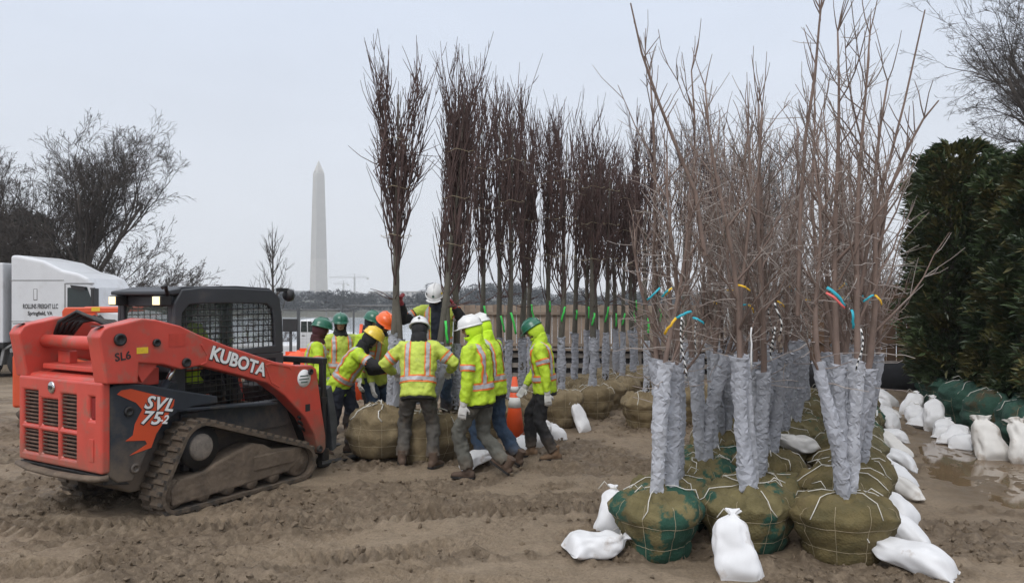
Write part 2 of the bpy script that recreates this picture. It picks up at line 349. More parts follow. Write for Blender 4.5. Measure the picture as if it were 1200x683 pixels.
# standing water in the low spots of the lane
M_PUD = mat('muddy puddle water', (.16, .11, .065), .06, .12, 1.5, bump=.04, bscale=6, spec=.6)
pm = MB(); N = 26
def lane(t, d): Y = 6.6+t*9.2; return (3.3+.455*(Y-6.0)+d, Y)
pv = [lane(i/N, .12+3.1*j/6) for i in range(N+1) for j in range(7)]
pm.add([(x, y, -.029) for x, y in pv], [(i*7+j, i*7+j+1, (i+1)*7+j+1, (i+1)*7+j) for i in range(N) for j in range(6)])
tag(pm.build('puddle_water', M_PUD), kind='structure')
# basin beyond the site
M_WAT = mat('pale basin water', (.42, .46, .50), .12, .12, .05, bump=.25, bscale=.6, spec=.5, bdist=.1)
wm_ = MB(); wm_.add([(-1200, 38, -2.75), (1200, 38, -2.75), (1200, 182, -2.75), (-1200, 182, -2.75)], [(0, 1, 2, 3)])
tag(wm_.build('basin_water', M_WAT), kind='structure')

# ------------------------------------------------------------------ monument, cranes, far bank
M_STONE = mat('pale marble blocks', (.46, .44, .41), .8, .07, .12, bump=.1, bscale=.5)
m_top = mat('upper marble', (.40, .385, .36), .8, .05, .1)
MX = at(373.5, 347, 967)
ob = empty('obelisk', (MX.x, 967, 0), R(41))
def frustum(mb, r0, z0, r1, z1):
    vs = [(sx*r, sy*r, z) for r, z in ((r0, z0), (r1, z1)) for sx, sy in ((-1, -1), (1, -1), (1, 1), (-1, 1))]
    mb.add(vs, [(3, 2, 1, 0), (4, 5, 6, 7)]+[(i, (i+1) % 4, (i+1) % 4+4, i+4) for i in range(4)])
zb = -.6; rt = lambda z: 8.4-(8.4-5.25)*z/152.5
s_ = MB(); frustum(s_, rt(0), zb, rt(46), zb+46+3); s_.build('lower_shaft', M_STONE, ob)
s_ = MB(); frustum(s_, rt(46), zb+49, 5.25, 156); s_.build('upper_shaft', m_top, ob)
s_ = MB(); frustum(s_, 5.25, 156, .08, 173); s_.build('pyramidion', M_STONE, ob)
for k in range(4):
    for sx in (-1.6, 1.6):
        q = MB(); q.box(sx-.45, sx+.45, -5.1, -4.75, 157.3, 158.6); o = q.build('window', mat('dark slot', (.05, .05, .05)) if 'dark slot' not in MATS else MATS['dark slot'], ob); o.rotation_euler = (0, 0, k*math.pi/2)
tag(ob, 'tall pale stone obelisk with pointed top standing beyond the water', 'monument')
M_CR = mat('pale crane steel', (.30, .30, .29), .6)
def crane(px, ytop, Y, jib0, jib1, label):
    base = at(px, 347, Y); r = empty('tower_crane', (base.x, Y, -.6)); zt = at(px, ytop, Y).z+.6; X0, X1 = at(jib0, 347, Y).x-base.x, at(jib1, 347, Y).x-base.x
    q = MB()
    for sx in (-1, 1):
        for sy in (-1, 1): q.box(sx*.9-.2, sx*.9+.2, sy*.9-.2, sy*.9+.2, 0, zt)
    n = int(zt/2.4)
    for i in range(n):
        for sy in (-.9, .9): q.tube([(-.9, sy, i*2.4), (.9, sy, i*2.4+2.4)], .16, 4); q.tube([(.9, sy, i*2.4), (-.9, sy, i*2.4+2.4)], .16, 4)
    q.build('mast', M_CR, r)
    q = MB(); q.box(X0, X1, -.8, -.5, zt, zt+.35); q.box(X0, X1, .5, .8, zt, zt+.35); q.box(X0, X1, -.15, .15, zt+1.5, zt+1.8)
    for i in range(int((X1-X0)/2.2)): q.tube([(X0+i*2.2, -.6, zt+.2), (X0+i*2.2+1.1, 0, zt+1.6), (X0+i*2.2+2.2, -.6, zt+.2)], .13, 4)
    q.build('jib', M_CR, r)
    q = MB(); q.tube([(0, 0, zt), (0, 0, zt+6)], .5, 6); q.tube([(X0*.7, 0, zt+1.7), (0, 0, zt+6), (X1*.85, 0, zt+1.7)], .14, 4); q.build('apex', M_CR, r)
    q = MB(); far = X1 if abs(X1) < abs(X0) else X0; q.box(far-1.6, far+1.6, -1, 1, zt-2.4, zt); q.build('counterweight', MATS['upper marble'], r)
    q = MB(); q.box(-1.4, 1.4, -1.6, -.9, zt-2.4, zt-.2); q.build('operator_cab', MATS['upper marble'], r)
    tag(r, label, 'crane')
crane(415.5, 325.5, 1150, 385, 431, 'taller distant tower crane with long jib beside the obelisk')
crane(402.5, 333, 1250, 391, 408, 'smaller distant tower crane just next to the obelisk')
M_BW = mat('pale far facade', (.42, .40, .38), .85, .06, .1); M_BW2 = mat('grey far facade', (.26, .27, .29), .85, .06, .1); M_BWIN = mat('far window', (.07, .08, .09), .25)
def far_building(px0, px1, ytop, Y, m, label, rows):
    a = at(px0, 347, Y).x; b_ = at(px1, 347, Y).x; z1 = at(0, ytop, Y).z; W_ = b_-a
    r = empty('far_building', (a, Y, -.6)); q = MB(); q.box(0, W_, 0, 18, 0, z1+.6); q.build('wall', m, r)
    q = MB(); q.box(-.4, W_+.4, -.4, 18.4, z1+.602, z1+1.4); q.build('roof', m, r)
    wme = MB().box(-1.1, 1.1, -.12, .1, 0, 2.0).mesh('window', M_BWIN); n = int(W_/5.5)
    for k in range(rows):
        for i in range(n): link('window', wme, None, r, (3+i*5.5, 0, z1-1.9-k*3.6))
    tag(r, label, 'building')
far_building(432, 498, 342, 820, M_BW, 'low pale stone building with window rows beyond the trees near the cranes', 2)
far_building(334, 364, 341.5, 900, M_BW2, 'low grey building half behind trees close to the obelisk foot', 2)
far_building(545, 640, 341, 880, M_BW2, 'long grey distant building seen above the wooden fence between tree trunks', 2)

# ------------------------------------------------------------------ bare trees
def rv(r, s=1.0): return Vector((r.uniform(-s, s), r.uniform(-s, s), r.uniform(-s, s)))
def limb(r, p, d, L, n, wob, up=0.0):
    pts = [p.copy()]; d = d.normalized(); st = L/(n-1)
    for i in range(n-1):
        d = (d+rv(r, wob)+Vector((0, 0, up))).normalized(); p = p+d*st; pts.append(p.copy())
    return pts, d
def big_tree(seed, height, spread, label, loc, m_wood, levels=5, trunk_h=.22, r0=.34, kids=(6, 6, 6, 5, 4), up=.06, group=None, thin=1.0, name='bare_tree', lean=(0, 0), minr=.007, dome=None):
    r = random.Random(seed); root = empty(name, loc); T = Tubes(); trunk = MB()
    tp, d = limb(r, Vector((0, 0, -.2)), Vector((lean[0], lean[1], 1)), height*trunk_h, 6, .05)
    trunk.tube(tp, [r0*1.35, r0*1.05, r0, r0*.95, r0*.9, r0*.85], 10)
    queue = [(tp[-1], d, height*(1-trunk_h)*.62, r0*.62, 0)]
    for k in range(kids[0]-1): queue.append((tp[-2]+(tp[-1]-tp[-2])*r.random(), (d*.55+Vector((r.uniform(-1, 1), r.uniform(-1, 1), r.uniform(.1, .6)))*spread).normalized(), height*(1-trunk_h)*r.uniform(.42, .62), r0*r.uniform(.34, .52), 0))
    if dome:                                           # limbs fan out evenly to a dome: (reach sideways, reach upwards)
        queue = []
        for k in range(kids[0]):
            az = k*2.39996+r.uniform(-.25, .25); el = R(12+76*((k*.618) % 1)); reach = dome[0]+(dome[1]-dome[0])*math.sin(el)
            queue.append((tp[-1].lerp(tp[-2], r.random()*1.0), Vector((math.cos(az)*math.cos(el), math.sin(az)*math.cos(el), math.sin(el))), reach*r.uniform(.56, .68), r0*r.uniform(.30, .48), 0))
    while queue:
        p, d, L, rad, lv = queue.pop(); n = 7 if lv < 2 else (5 if lv < 4 else 4)
        pts, de = limb(r, p, d, L, n, .16+.03*lv, up)
        r1 = max(minr*.6, rad*.38)
        (trunk.tube(pts, [rad+(r1-rad)*i/(n-1) for i in range(n)], 7) if lv == 0 else T.add(pts, max(minr, rad), r1))
        if lv+1 < levels:
            for k in range(kids[lv+1]):
                t = r.uniform(.25, 1)*(n-1); i = min(int(t), n-2); q = pts[i]+(pts[i+1]-pts[i])*(t-i); dd = (pts[i+1]-pts[i]).normalized()
                side = rv(r); side = (side-dd*side.dot(dd)).normalized()
                nd = (dd*r.uniform(.6, 1.1)+side*r.uniform(.45, .95)*spread).normalized()
                queue.append((q, nd, L*r.uniform(.34, .6), rad*(1-.62*t/(n-1))*r.uniform(.42, .62)*thin, lv+1))
    trunk.build('trunk', m_wood, root); link('crown', T.mesh('crown', m_wood, 3), None, root)
    return tag(root, label, 'tree', group)
M_WOOD = mat('dark wet bark', (.060, .050, .044), .9, .3, 3, bump=.5, bscale=25)
M_WOOD2 = mat('grey far bark', (.085, .073, .068), .9, .25, 3)
def gp(px, Y): return Vector(((px-CX)/FPX*Y, Y, float(base_h(np.array((px-CX)/FPX*Y), np.array(float(Y))))))
big_tree(3, 13.2, .62, 'big spreading leafless tree behind the white truck cab', gp(84, 34), M_WOOD, 6, .16, .36, (21, 8, 7, 5, 3, 3), .02, 'large bare trees around the site', lean=(.1, 0), minr=.0075, dome=(5.7, 10.2))
big_tree(5, 10.0, .62, 'grey leafless tree standing among the dark evergreens behind the truck', gp(18, 42), M_WOOD2, 5, .2, .36, (13, 7, 6, 6, 4), .02, 'large bare trees around the site', minr=.012, dome=(5.5, 9.0))
big_tree(17, 24.0, .66, 'large leafless tree towering over the evergreen hedge', gp(1292, 31), M_WOOD, 6, .33, .34, (19, 8, 6, 5, 3, 2), -.006, 'large bare trees around the site', lean=(-.05, 0), minr=.0065, dome=(9.0, 9.5))
big_tree(21, 18.5, .6, 'leafless tree rising behind the multi-stem block and wooden fence', gp(868, 46), M_WOOD2, 5, .25, .30, (8, 6, 6, 5, 4), .06, 'large bare trees around the site', minr=.012)
big_tree(22, 9.5, 1.0, 'smaller leafless tree between the fence and the hedge, pale twigs', gp(1010, 48), M_WOOD2, 5, .2, .22, (7, 6, 6, 5, 4), .03, 'large bare trees around the site', minr=.012)
big_tree(31, 5.6, 1.25, 'low wide leafless tree beyond the loader cab roof', gp(290, 52), M_WOOD2, 5, .2, .16, (6, 5, 5, 4, 4), .0, 'small bare trees by the water', minr=.012)
big_tree(33, 5.3, 1.25, 'low leafless tree beside the slim upright sapling beyond the loader', gp(330, 56), M_WOOD2, 5, .2, .14, (6, 5, 5, 4, 4), .0, 'small bare trees by the water', minr=.012)
big_tree(34, 4.2, 1.25, 'low leafless tree between the big tree and the loader cab', gp(178, 58), M_WOOD2, 5, .2, .14, (6, 5, 5, 4, 4), .0, 'small bare trees by the water', minr=.012)
def slim_tree(seed, h, label, loc):
    r = random.Random(seed); root = empty('slim_tree', loc); t = MB(); T = Tubes()
    pts, d = limb(r, Vector((0, 0, -.1)), Vector((0, 0, 1)), h, 8, .03); t.tube(pts, [.09, .08, .07, .06, .045, .035, .02, .008], 7)
    for k in range(26):
        z = r.uniform(.22, .8); i = int(z*7); p = pts[i]+(pts[i+1]-pts[i])*(z*7-i); a = r.uniform(0, 6.28)
        b, dd = limb(r, p, Vector((math.cos(a)*.8, math.sin(a)*.8, .7)), h*.33*(1.15-z), 6, .1, .32); T.add(b, .028, .006)
        for q in range(7):
            c, _ = limb(r, b[r.randint(1, 5)], dd+rv(r, .6), r.uniform(.2, .7), 4, .15, .15); T.add(c, .012, .005)
    t.build('trunk', M_WOOD, root); link('crown', T.mesh('crown', M_WOOD, 3), None, root); return tag(root, label, 'tree')
slim_tree(8, 6.7, 'slim upright leafless sapling standing alone between loader cab and obelisk', gp(319, 36))
# evergreen mass behind the truck, and the wooded far bank
def leaf_cloud(name, r, centers, n, size, m, parent=None, flat=.0, el=1.0, wd=.42):
    V = np.empty((n*4, 3)); k = 0; rs_ = np.random.RandomState(r)
    idx = rs_.randint(0, len(centers), n); C = np.array([c[:3] for c in centers])[idx]; Rr = np.array([c[3:6] for c in centers])[idx]
    d = rs_.normal(size=(n, 3)); d /= np.linalg.norm(d, axis=1, keepdims=True); rad = rs_.uniform(.55, 1.05, (n, 1))**.7
    P = C+d*Rr*rad
    nrm = d*.7+rs_.normal(size=(n, 3))*.55+np.array([0, 0, .25]); nrm /= np.linalg.norm(nrm, axis=1, keepdims=True)
    a = np.cross(nrm, rs_.normal(size=(n, 3))); a /= np.linalg.norm(a, axis=1, keepdims=True)+1e-9; b = np.cross(nrm, a)
    s = size*rs_.uniform(.6, 1.3, (n, 1)); a = a*s*el; b = b*s*wd
    Q = np.stack([P-a, P+b-a*.05, P+a, P-b-a*.05], 1).reshape(-1, 3)
    return link(name, np_mesh(name, Q, np.arange(n*4).reshape(n, 4), m), None, parent)
M_CONI = mat('dull winter evergreen needles', (.028, .030, .026), .85, .4, 1.2)
for i, (px, Y, hh, rx) in enumerate(((8, 38, 7.6, 3.1), (66, 40, 6.4, 2.3))):
    root = empty('evergreen_tree', gp(px, Y)); t = MB(); t.tube([(0, 0, -.2), (0, 0, hh*.5)], [.25, .1], 8); t.build('trunk', M_WOOD, root)
    rr = random.Random(i+2); cs = []
    for k in range(34):
        z = rr.uniform(.06, .95); q = rx*(1-.62*z)*rr.uniform(.4, 1); a = rr.uniform(0, 6.28); cs.append((math.cos(a)*q, math.sin(a)*q, hh*z, .8, .8, .65))
    leaf_cloud('crown', 40+i, cs, 9000, .17, M_CONI, root)
    tag(root, ('broad dark evergreen behind the truck sleeper', 'smaller dark evergreen beside the big bare tree behind the truck')[i], 'tree')
M_FARW = mat('bare far woodland', (.052, .058, .064), .95, .2, .05)
rr = random.Random(12); cs = []
for k in range(900):
    x = rr.uniform(-150, 120); y = rr.uniform(177, 260); hump = 3.0+1.7*vnoise(np.array(x*.07), np.array(.3), 5)+(1.3 if -22 < x < 4 else 0)
    cs.append((x, y, -2.2+rr.uniform(0, float(hump)+1.2), 2.2, 2.0, 1.3))
tag(leaf_cloud('far_wood', 77, cs, 120000, .62, M_FARW, wd=.13), 'grey bare woodland along the far bank of the water', 'woodland', kind='stuff')
# ------------------------------------------------------------------ wooden fences
def wood(name, c, v=.22): return mat(name, c, .85, v, 2.5, bump=.3, bscale=30)
PLK = [wood('weathered plank', (.245, .19, .145)), wood('weathered plank dark', (.20, .152, .115)), wood('weathered plank pale', (.285, .23, .18))]
PLD = [wood('brown plank', (.115, .068, .042)), wood('brown plank dark', (.092, .054, .034)), wood('brown plank pale', (.14, .086, .054))]
M_RAIL = wood('fence rail', (.22, .175, .135)); M_BLACK = mat('black silt cloth', (.012, .013, .017), .8, .3, 5, bump=.3, bscale=8)
M_DARKGAP = mat('dark boarded void', (.02, .02, .022), .9); M_BASE = wood('grey base timber', (.20, .18, .16))
def planks(root, L, pw, z0, z1, th, mats, rnd, y=0):
    mes = []
    for m in mats:
        q = MB(); q.box(-pw/2+.004, pw/2-.004, -th/2, th/2, z0, z1); mes.append(q.mesh('plank', m))
    n = int(L/pw)
    for i in range(n):
        o = link('plank', mes[rnd.randrange(len(mes))], None, root, ((i+.5)*L/n, y+rnd.uniform(-.006, .006), rnd.uniform(-.012, .008))); o.rotation_euler = (0, rnd.uniform(-.006, .006), 0)
def fence(name, p0, p1, pw, z0, z1, mats, label, zg, extras):
    d = Vector((p1[0]-p0[0], p1[1]-p0[1], 0)); root = empty(name, (p0[0], p0[1], zg), math.atan2(d.y, d.x)); L = d.length
    planks(root, L, pw, z0-zg, z1-zg, .02, mats, random.Random(int(L*10)))
    extras(root, L, zg); return tag(root, label, 'fence')
def ex_left(root, L, zg):
    for z in (.84, 1.62):
        q = MB(); q.box(0, L, -.075, -.014, z-.035-zg, z+.035-zg); q.build('rail', M_RAIL, root)
    q = MB(); q.box(-.05, L+.05, -.16, .02, .70-zg, .752-zg); q.build('cap_board', M_RAIL, root)
    q = MB(); q.box(0, L, .03, .06, 0, .70-zg); q.build('backing', M_DARKGAP, root)
    for z in (0.02, .27, .52):
        q = MB(); q.box(0, L, -.05, .025, z-zg, z+.11-zg); q.build('base_rail', M_BASE, root)
    n = int(L/.62)
    ps = MB().box(-.07, .07, -.09, .02, 0, .70-zg).mesh('base_post', M_BASE)
    for i in range(n+1): link('base_post', ps, None, root, (i*L/n, -.003, -.003))
    n = int(L/2.2); pm_ = MB().box(-.05, .05, .014, .1, 0, 1.86-zg).mesh('post', M_RAIL)
    for i in range(n+1): link('post', pm_, None, root, (i*L/n, 0, 0))
fence('wooden_fence', (-1.35, 19.4), (7.6, 18.6), .145, .755, 1.83, PLK, 'pale weathered plank fence on a low slotted timber base behind the tree trunks', -.12, ex_left)
def ex_right(root, L, zg):
    for z in (1.06, 1.98):
        q = MB(); q.box(0, L, -.07, -.014, z-.04-zg, z+.04-zg); q.build('rail', PLD[0], root)
    for k in range(2):
        q = MB(); q.box(0, L, -.03, .012, 1.985+k*.135-zg, 2.115+k*.135-zg); q.build('top_board', PLD[k], root)
    q = MB(); q.box(-.05, L+.05, -.09, .05, 2.26-zg, 2.30-zg); q.build('cap_board', PLD[2], root)
    n = 40; q = MB(); vs_ = [(i*L/n, -.10+.035*math.sin(i*1.7)+.02*math.sin(i*4.1), z) for z in (-.06, .3, .64) for i in range(n+1)]
    q.add(vs_, [(k*(n+1)+i, k*(n+1)+i+1, (k+1)*(n+1)+i+1, (k+1)*(n+1)+i) for k in range(2) for i in range(n)], 0, True); o = q.build('silt_cloth', M_BLACK, root)
    so = o.modifiers.new('s', 'SOLIDIFY'); so.thickness = .006
    n = int(L/2.4); pm_ = MB().box(-.05, .05, .014, .1, 0, 2.25).mesh('post', PLD[1])
    for i in range(n+1): link('post', pm_, None, root, (i*L/n, 0, 0))
fence('wooden_fence', (6.35, 17.0), (13.5, 16.2), .20, .6, 1.98, PLD, 'dark brown plank fence with black silt cloth along its foot beside the hedge', 0, ex_right)
# temporary metal fence towards the water
M_STEEL = mat('dull fence steel', (.17, .175, .18), .5, .15, 8, metal=.5); M_POST = mat('dark fence post', (.05, .053, .058), .6)
def temp_panel(x0, x1, Y, ztop, zg, label):
    root = empty('temporary_fence_panel', (x0, Y, zg)); L = x1-x0; h = ztop-zg
    q = MB(); q.tube([(.0, 0, .02), (.0, 0, h)], .03, 8); q.tube([(L, 0, .02), (L, 0, h)], .03, 8); q.build('post', M_POST, root)
    q = MB(); q.tube([(.03, 0, h-.04), (L-.03, 0, h-.04)], .022, 8); q.tube([(.03, 0, .16), (L-.03, 0, .16)], .02, 8); q.tube([(L/2, 0, .16), (L/2, 0, h-.04)], .018, 8); q.build('frame', M_STEEL, root)
    q = MB(); n = int(L/.11)
    for i in range(1, n): q.tube([(i*L/n, .01, .16), (i*L/n, .01, h-.05)], .0022, 3, cap=False)
    for i in range(1, int(h/.11)): q.tube([(.03, .01, .16+i*.11), (L-.03, .01, .16+i*.11)], .0022, 3, cap=False)
    q.build('wire_mesh', M_STEEL, root)
    for x in (0, L): q = MB(); q.box(x-.12, x+.12, -.35, .35, 0, .06); q.build('foot', M_POST, root)
    return tag(root, label, 'fence', 'temporary metal fence panels')
for x0, x1, Y, zt, lb in ((-8.9, -6.7, 24.0, 1.66, 'wire fence panel beyond the loader cab, next to the white pickup'), (-6.65, -4.95, 24.0, 1.66, 'wire fence panel in front of the white pickup bonnet'),
                          (-4.86, -2.2, 22.0, 1.81, 'taller wire fence panel behind the orange and yellow helmets'), (-2.15, -.9, 22.0, 1.81, 'short wire fence panel joining the pale plank fence')):
    temp_panel(x0, x1, Y, zt, gz((x0+x1)/2, Y)-.03, lb)

# ------------------------------------------------------------------ balled trees
def netting(name, c1, c2, green=None, gl=.52, gh=.60, seedv=0.0):
    m = mat(name, c1, .88, 0, 4.5, col2=c2, bump=.0, dirt=green, dscale=2.3, dlo=gl, dhi=gh); n = m.node_tree.nodes; l = m.node_tree.links; b = n['Principled BSDF']
    tcn = n.new('ShaderNodeTexCoord'); v1 = n.new('ShaderNodeTexVoronoi'); v1.inputs['Scale'].default_value = 60; l.new(tcn.outputs['Object'], v1.inputs['Vector'])
    n2 = n.new('ShaderNodeTexNoise'); n2.inputs['Scale'].default_value = 16; n2.inputs['Detail'].default_value = 6; l.new(tcn.outputs['Object'], n2.inputs['Vector'])
    ad = n.new('ShaderNodeMath'); ad.operation = 'MULTIPLY_ADD'; l.new(v1.outputs['Distance'], ad.inputs[0]); ad.inputs[1].default_value = .35; l.new(n2.outputs['Fac'], ad.inputs[2])
    bp = n.new('ShaderNodeBump'); bp.inputs['Strength'].default_value = .8; bp.inputs['Distance'].default_value = .014; l.new(ad.outputs[0], bp.inputs['Height']); l.new(bp.outputs[0], b.inputs['Normal'])
    if seedv:
        for q in n:
            if q.type == 'TEX_NOISE' and q.inputs['Scale'].default_value in (2.3, 4.5) or False:
                mp_ = n.new('ShaderNodeMapping'); mp_.inputs['Location'].default_value = (seedv, seedv*1.7, seedv*.6); l.new(tcn.outputs['Object'], mp_.inputs[0]); l.new(mp_.outputs[0], q.inputs['Vector'])
    return m
OL1, OL2, GR = (.078, .064, .024), (.155, .128, .055), (.014, .062, .040)
M_OL = [netting('olive netting', OL1, OL2, GR, .54, .58, 3.3), netting('olive netting patched green', OL1, OL2, GR, .46, .50, 7.1), netting('plain olive netting', OL1, (.145, .112, .045), (.10, .075, .03), .5, .6, 1.9), netting('dusky olive netting', (.07, .06, .026), (.135, .115, .055), GR, .58, .62, 5.2)]
M_BUR = [netting('brown burlap', (.13, .095, .048), (.215, .165, .092), (.095, .072, .04), .5, .7, 2.2), netting('tan burlap', (.16, .12, .065), (.25, .195, .115), (.11, .085, .05), .5, .7, 6.2)]
M_GRN = [netting('dark green netting', (.012, .048, .034), (.028, .082, .058), (.055, .055, .03), .56, .64, 4.2), netting('green netting brown patch', (.012, .05, .034), (.028, .08, .055), (.06, .05, .025), .5, .56, 8.2)]
M_ROPE = mat('off-white twine', (.62, .60, .55), .9, .15, 20); M_ROPEB = mat('tan twine', (.36, .30, .20), .9, .2, 20)
M_WRAP = mat('grey trunk wrap', (.33, .34, .375), .75, .10, 9, bump=.6, bscale=16, bdist=.02); M_WRAP2 = mat('paler grey trunk wrap', (.39, .40, .435), .75, .10, 9, bump=.6, bscale=16, bdist=.02)
NSTR = 9; SZ = (.30, .62)
def ball_mesh(seed, Rr, h, m, top=.9, bot=.7, creases=11, am=.045):
    """burlapped root ball: fabric bulging between the strings, loose folds gathered over the top"""
    n = 63; V = []; ph = seed*1.37; rd = random.Random(seed); ex = 1+rd.uniform(-.07, .07)
    key = [(.30, -.01), (bot*.9, 0), (bot, .04), (bot+.10, .22), (bot+.22, .48), (.985, .70), (1.0, .83), (.95, .93), (.82, 1.0), (.6, 1.045), (.36, 1.075), (.15, 1.10), (.05, 1.12)]
    sub_ = [1, 1, 2, 4, 4, 3, 3, 2, 3, 3, 2, 1, 0]; lev = []; idx = []
    for q in range(len(key)):
        idx.append(len(lev)); lev.append(key[q])
        for t_ in range(1, sub_[q]): f_ = t_/sub_[q]; lev.append((key[q][0]+(key[q+1][0]-key[q][0])*f_, key[q][1]+(key[q+1][1]-key[q][1])*f_))
    for k, (rf, z) in enumerate(lev):
        for q in range(n):
            a = 2*math.pi*q/n; dx, dy = math.cos(a), math.sin(a); side = min(1, max(0, (z-.03)/.15))*min(1, max(0, (1.02-z)/.15)); topw = min(1, max(0, (z-.72)/.2))
            nz_ = mnoise.noise(Vector((dx*1.3+ph, dy*1.3, z*1.7+seed)))*.13+mnoise.noise(Vector((dx*4+ph, dy*4, z*4)))*.05
            wob = a+.10*mnoise.noise(Vector((z*3+ph, dx*2, dy*2))); cell = abs(math.sin(wob*NSTR/2))**.55                       # 0 on a string, 1 between
            rowd = min(abs(z-SZ[0]), abs(z-SZ[1]), abs(z-.93)); cell2 = min(1, rowd/.10)**.55
            bulge = (cell*cell2-.75)*am*1.25*side
            wr = -.055*abs(mnoise.noise(Vector((dx*6+ph, dy*6, z*7+dx*2))))-.03*abs(mnoise.noise(Vector((dx*13+ph, dy*13, z*9))))
            rad_f = .10*abs(mnoise.noise(Vector((math.cos(a)*2.6+ph, math.sin(a)*2.6, 7.7))))+.08*abs(mnoise.noise(Vector((dx*5+ph, dy*5, rf*3))))-.05
            rr_ = Rr*(rf*(1+nz_+wr)+bulge+rad_f*.35*topw)
            zz = h*(z+topw*min(1, rf*2)*(rad_f*1.1+.11*mnoise.noise(Vector((dx*2.2+ph, dy*2.2, 3.1+rf*1.5)))+.07*mnoise.noise(Vector((dx*rf*9+ph, dy*rf*9, 1.1)))))
            V.append((dx*rr_*ex, dy*rr_/ex, zz))
    K = len(lev); F_ = [(i*n+q, i*n+(q+1) % n, (i+1)*n+(q+1) % n, (i+1)*n+q) for i in range(K-1) for q in range(n)]+[tuple(range(n-1, -1, -1)), tuple(range((K-1)*n, K*n))]
    me = bpy.data.meshes.new('root_ball'); me.from_pydata(V, [], F_); me.polygons.foreach_set('use_smooth', [True]*len(F_)); me.materials.append(m)
    zi = [min(range(K), key=lambda q: abs(lev[q][1]-z) if lev[q][0] > .5 else 9) for z in SZ]
    return me, V, n, idx, zi
def ball(root, seed, Rr, h, m, rope, sub=True, rope_r=.006, am=.045, bot=.7, nrope=7):
    me, V, n, idx, zi = ball_mesh(seed, Rr, h, m, am=am, bot=bot)
    o = link('root_ball', me, None, root)
    rd = random.Random(seed+99); q = MB()
    def on(k, a, out=.008, raw=False):
        i = int(round(a/(2*math.pi)*n)) % n; kk_ = k; k = k if raw else idx[k]; p = Vector(V[k*n+i]); return p+Vector((p.x, p.y, 0)).normalized()*out+Vector((0, 0, out if (kk_ > 7 and not raw) else 0))
    for k in range(nrope):                           # loose lacing over the shoulder towards the stem
        a = k/nrope*6.283+rd.uniform(-.3, .3); b = a+rd.uniform(-.5, .5)
        q.tube([on(11, b), on(10, b+(a-b)*.3, .016), on(9, b+(a-b)*.6, .016), on(8, a, .014), on(7, a, .01), on(6, a+rd.uniform(-.1, .1))], rope_r, 4)
    lc = MB(); lace = q; q = lc
    for k in zi: q.tube([on(k, i/63*2*math.pi, .001, True) for i in range(64)], .0022, 4)
    for k in range(NSTR):
        a = k/NSTR*2*math.pi; q.tube([on(j, a, .001, True) for j in range(idx[2], idx[8]+1)], .0022, 4)
    lc.build('net_string', M_ROPEB, root)['kind'] = 'stuff'; q = lace
    for k in range(2):                               # knot ends
        a = rd.uniform(0, 6.28); p = on(10, a, .02); q.tube([p, p+Vector((math.cos(a)*.05, math.sin(a)*.05, .05)), p+Vector((math.cos(a)*.14, math.sin(a)*.14, .01))], rope_r, 4)
    q.build('lacing', rope, root)['kind'] = 'stuff'
    return o
def wrap_mesh(pts, r, seed, m, flare=1.0):
    """crumpled sleeve: many small flat facets, slightly loose, uneven mouth"""
    q = MB(); P = [Vector(p) for p in pts]; rd = random.Random(int(seed*97)); n = 9; fine = []
    for i in range(len(P)-1):
        for t in range(n): fine.append(P[i]+(P[i+1]-P[i])*(t/n))
    fine.append(P[-1]); N_ = 12; vs_ = []; K = len(fine)
    for i, p in enumerate(fine):
        sag = 1+.10*math.sin(i/K*7+seed)+(.10 if i == K-1 else 0)
        for k in range(N_):
            a = 6.283*(k+.5*(i % 2))/N_+rd.uniform(-.1, .1); rr_ = r*sag*(1+.30*mnoise.noise(Vector((math.cos(a)*1.3+seed, math.sin(a)*1.3, p.z*5+seed)))+rd.uniform(-.095, .095))
            vs_.append((p.x+rr_*math.cos(a), p.y+rr_*math.sin(a), p.z+(rd.uniform(-.010, .010) if 0 < i < K-1 else rd.uniform(-.02, .02))))
    fs = []
    for i in range(K-1):
        for k in range(N_):
            a, b, c, d = i*N_+k, i*N_+(k+1) % N_, (i+1)*N_+(k+1) % N_, (i+1)*N_+k
            fs += [(a, b, c), (a, c, d)] if rd.random() < .5 else [(a, b, d), (b, c, d)]
    q.add(vs_, fs+[tuple(range(N_-1, -1, -1)), tuple(range((K-1)*N_, K*N_))], 0, False)
    return q.mesh('trunk_wrap', m)
M_STEM = mat('reddish grey young bark', (.172, .122, .100), .85, .2, 5, bump=.3, bscale=40); M_TWIG = mat('pale grey twig', (.36, .32, .29), .85, .35, 3, col2=(.19, .145, .125))
M_LTRUNK = mat('olive grey smooth bark', (.105, .095, .075), .85, .2, 5, bump=.3, bscale=30); M_LTWIG = mat('dark purplish twig', (.088, .054, .048), .85, .3, 4)
RIB = {'blue': mat('turquoise tape', (.02, .36, .46), .4, .1, 10), 'yellow': mat('yellow tape', (.75, .44, .02), .45, .1, 10), 'pink': mat('coral tape', (.72, .13, .12), .45, .1, 10), 'green': mat('green tape', (.06, .62, .10), .5, .1, 10), 'white': mat('white tape', (.75, .75, .75), .5, .05, 10)}
def stripe_mat():
    m = mat('black and white twisted cord', (.7, .7, .7), .7); n = m.node_tree.nodes; l = m.node_tree.links; b = n['Principled BSDF']; t = n.new('ShaderNodeTexCoord'); wv = n.new('ShaderNodeTexWave'); wv.bands_direction = 'DIAGONAL'; wv.inputs['Scale'].default_value = 14; l.new(t.outputs['Object'], wv.inputs['Vector'])
    r = n.new('ShaderNodeValToRGB'); r.color_ramp.interpolation = 'CONSTANT'; r.color_ramp.elements[0].color = (.02, .02, .02, 1); r.color_ramp.elements[1].position = .5; r.color_ramp.elements[1].color = (.75, .75, .73, 1); l.new(wv.outputs['Fac'], r.inputs[0]); l.new(r.outputs[0], b.inputs['Base Color']); return m
M_CORD = stripe_mat()
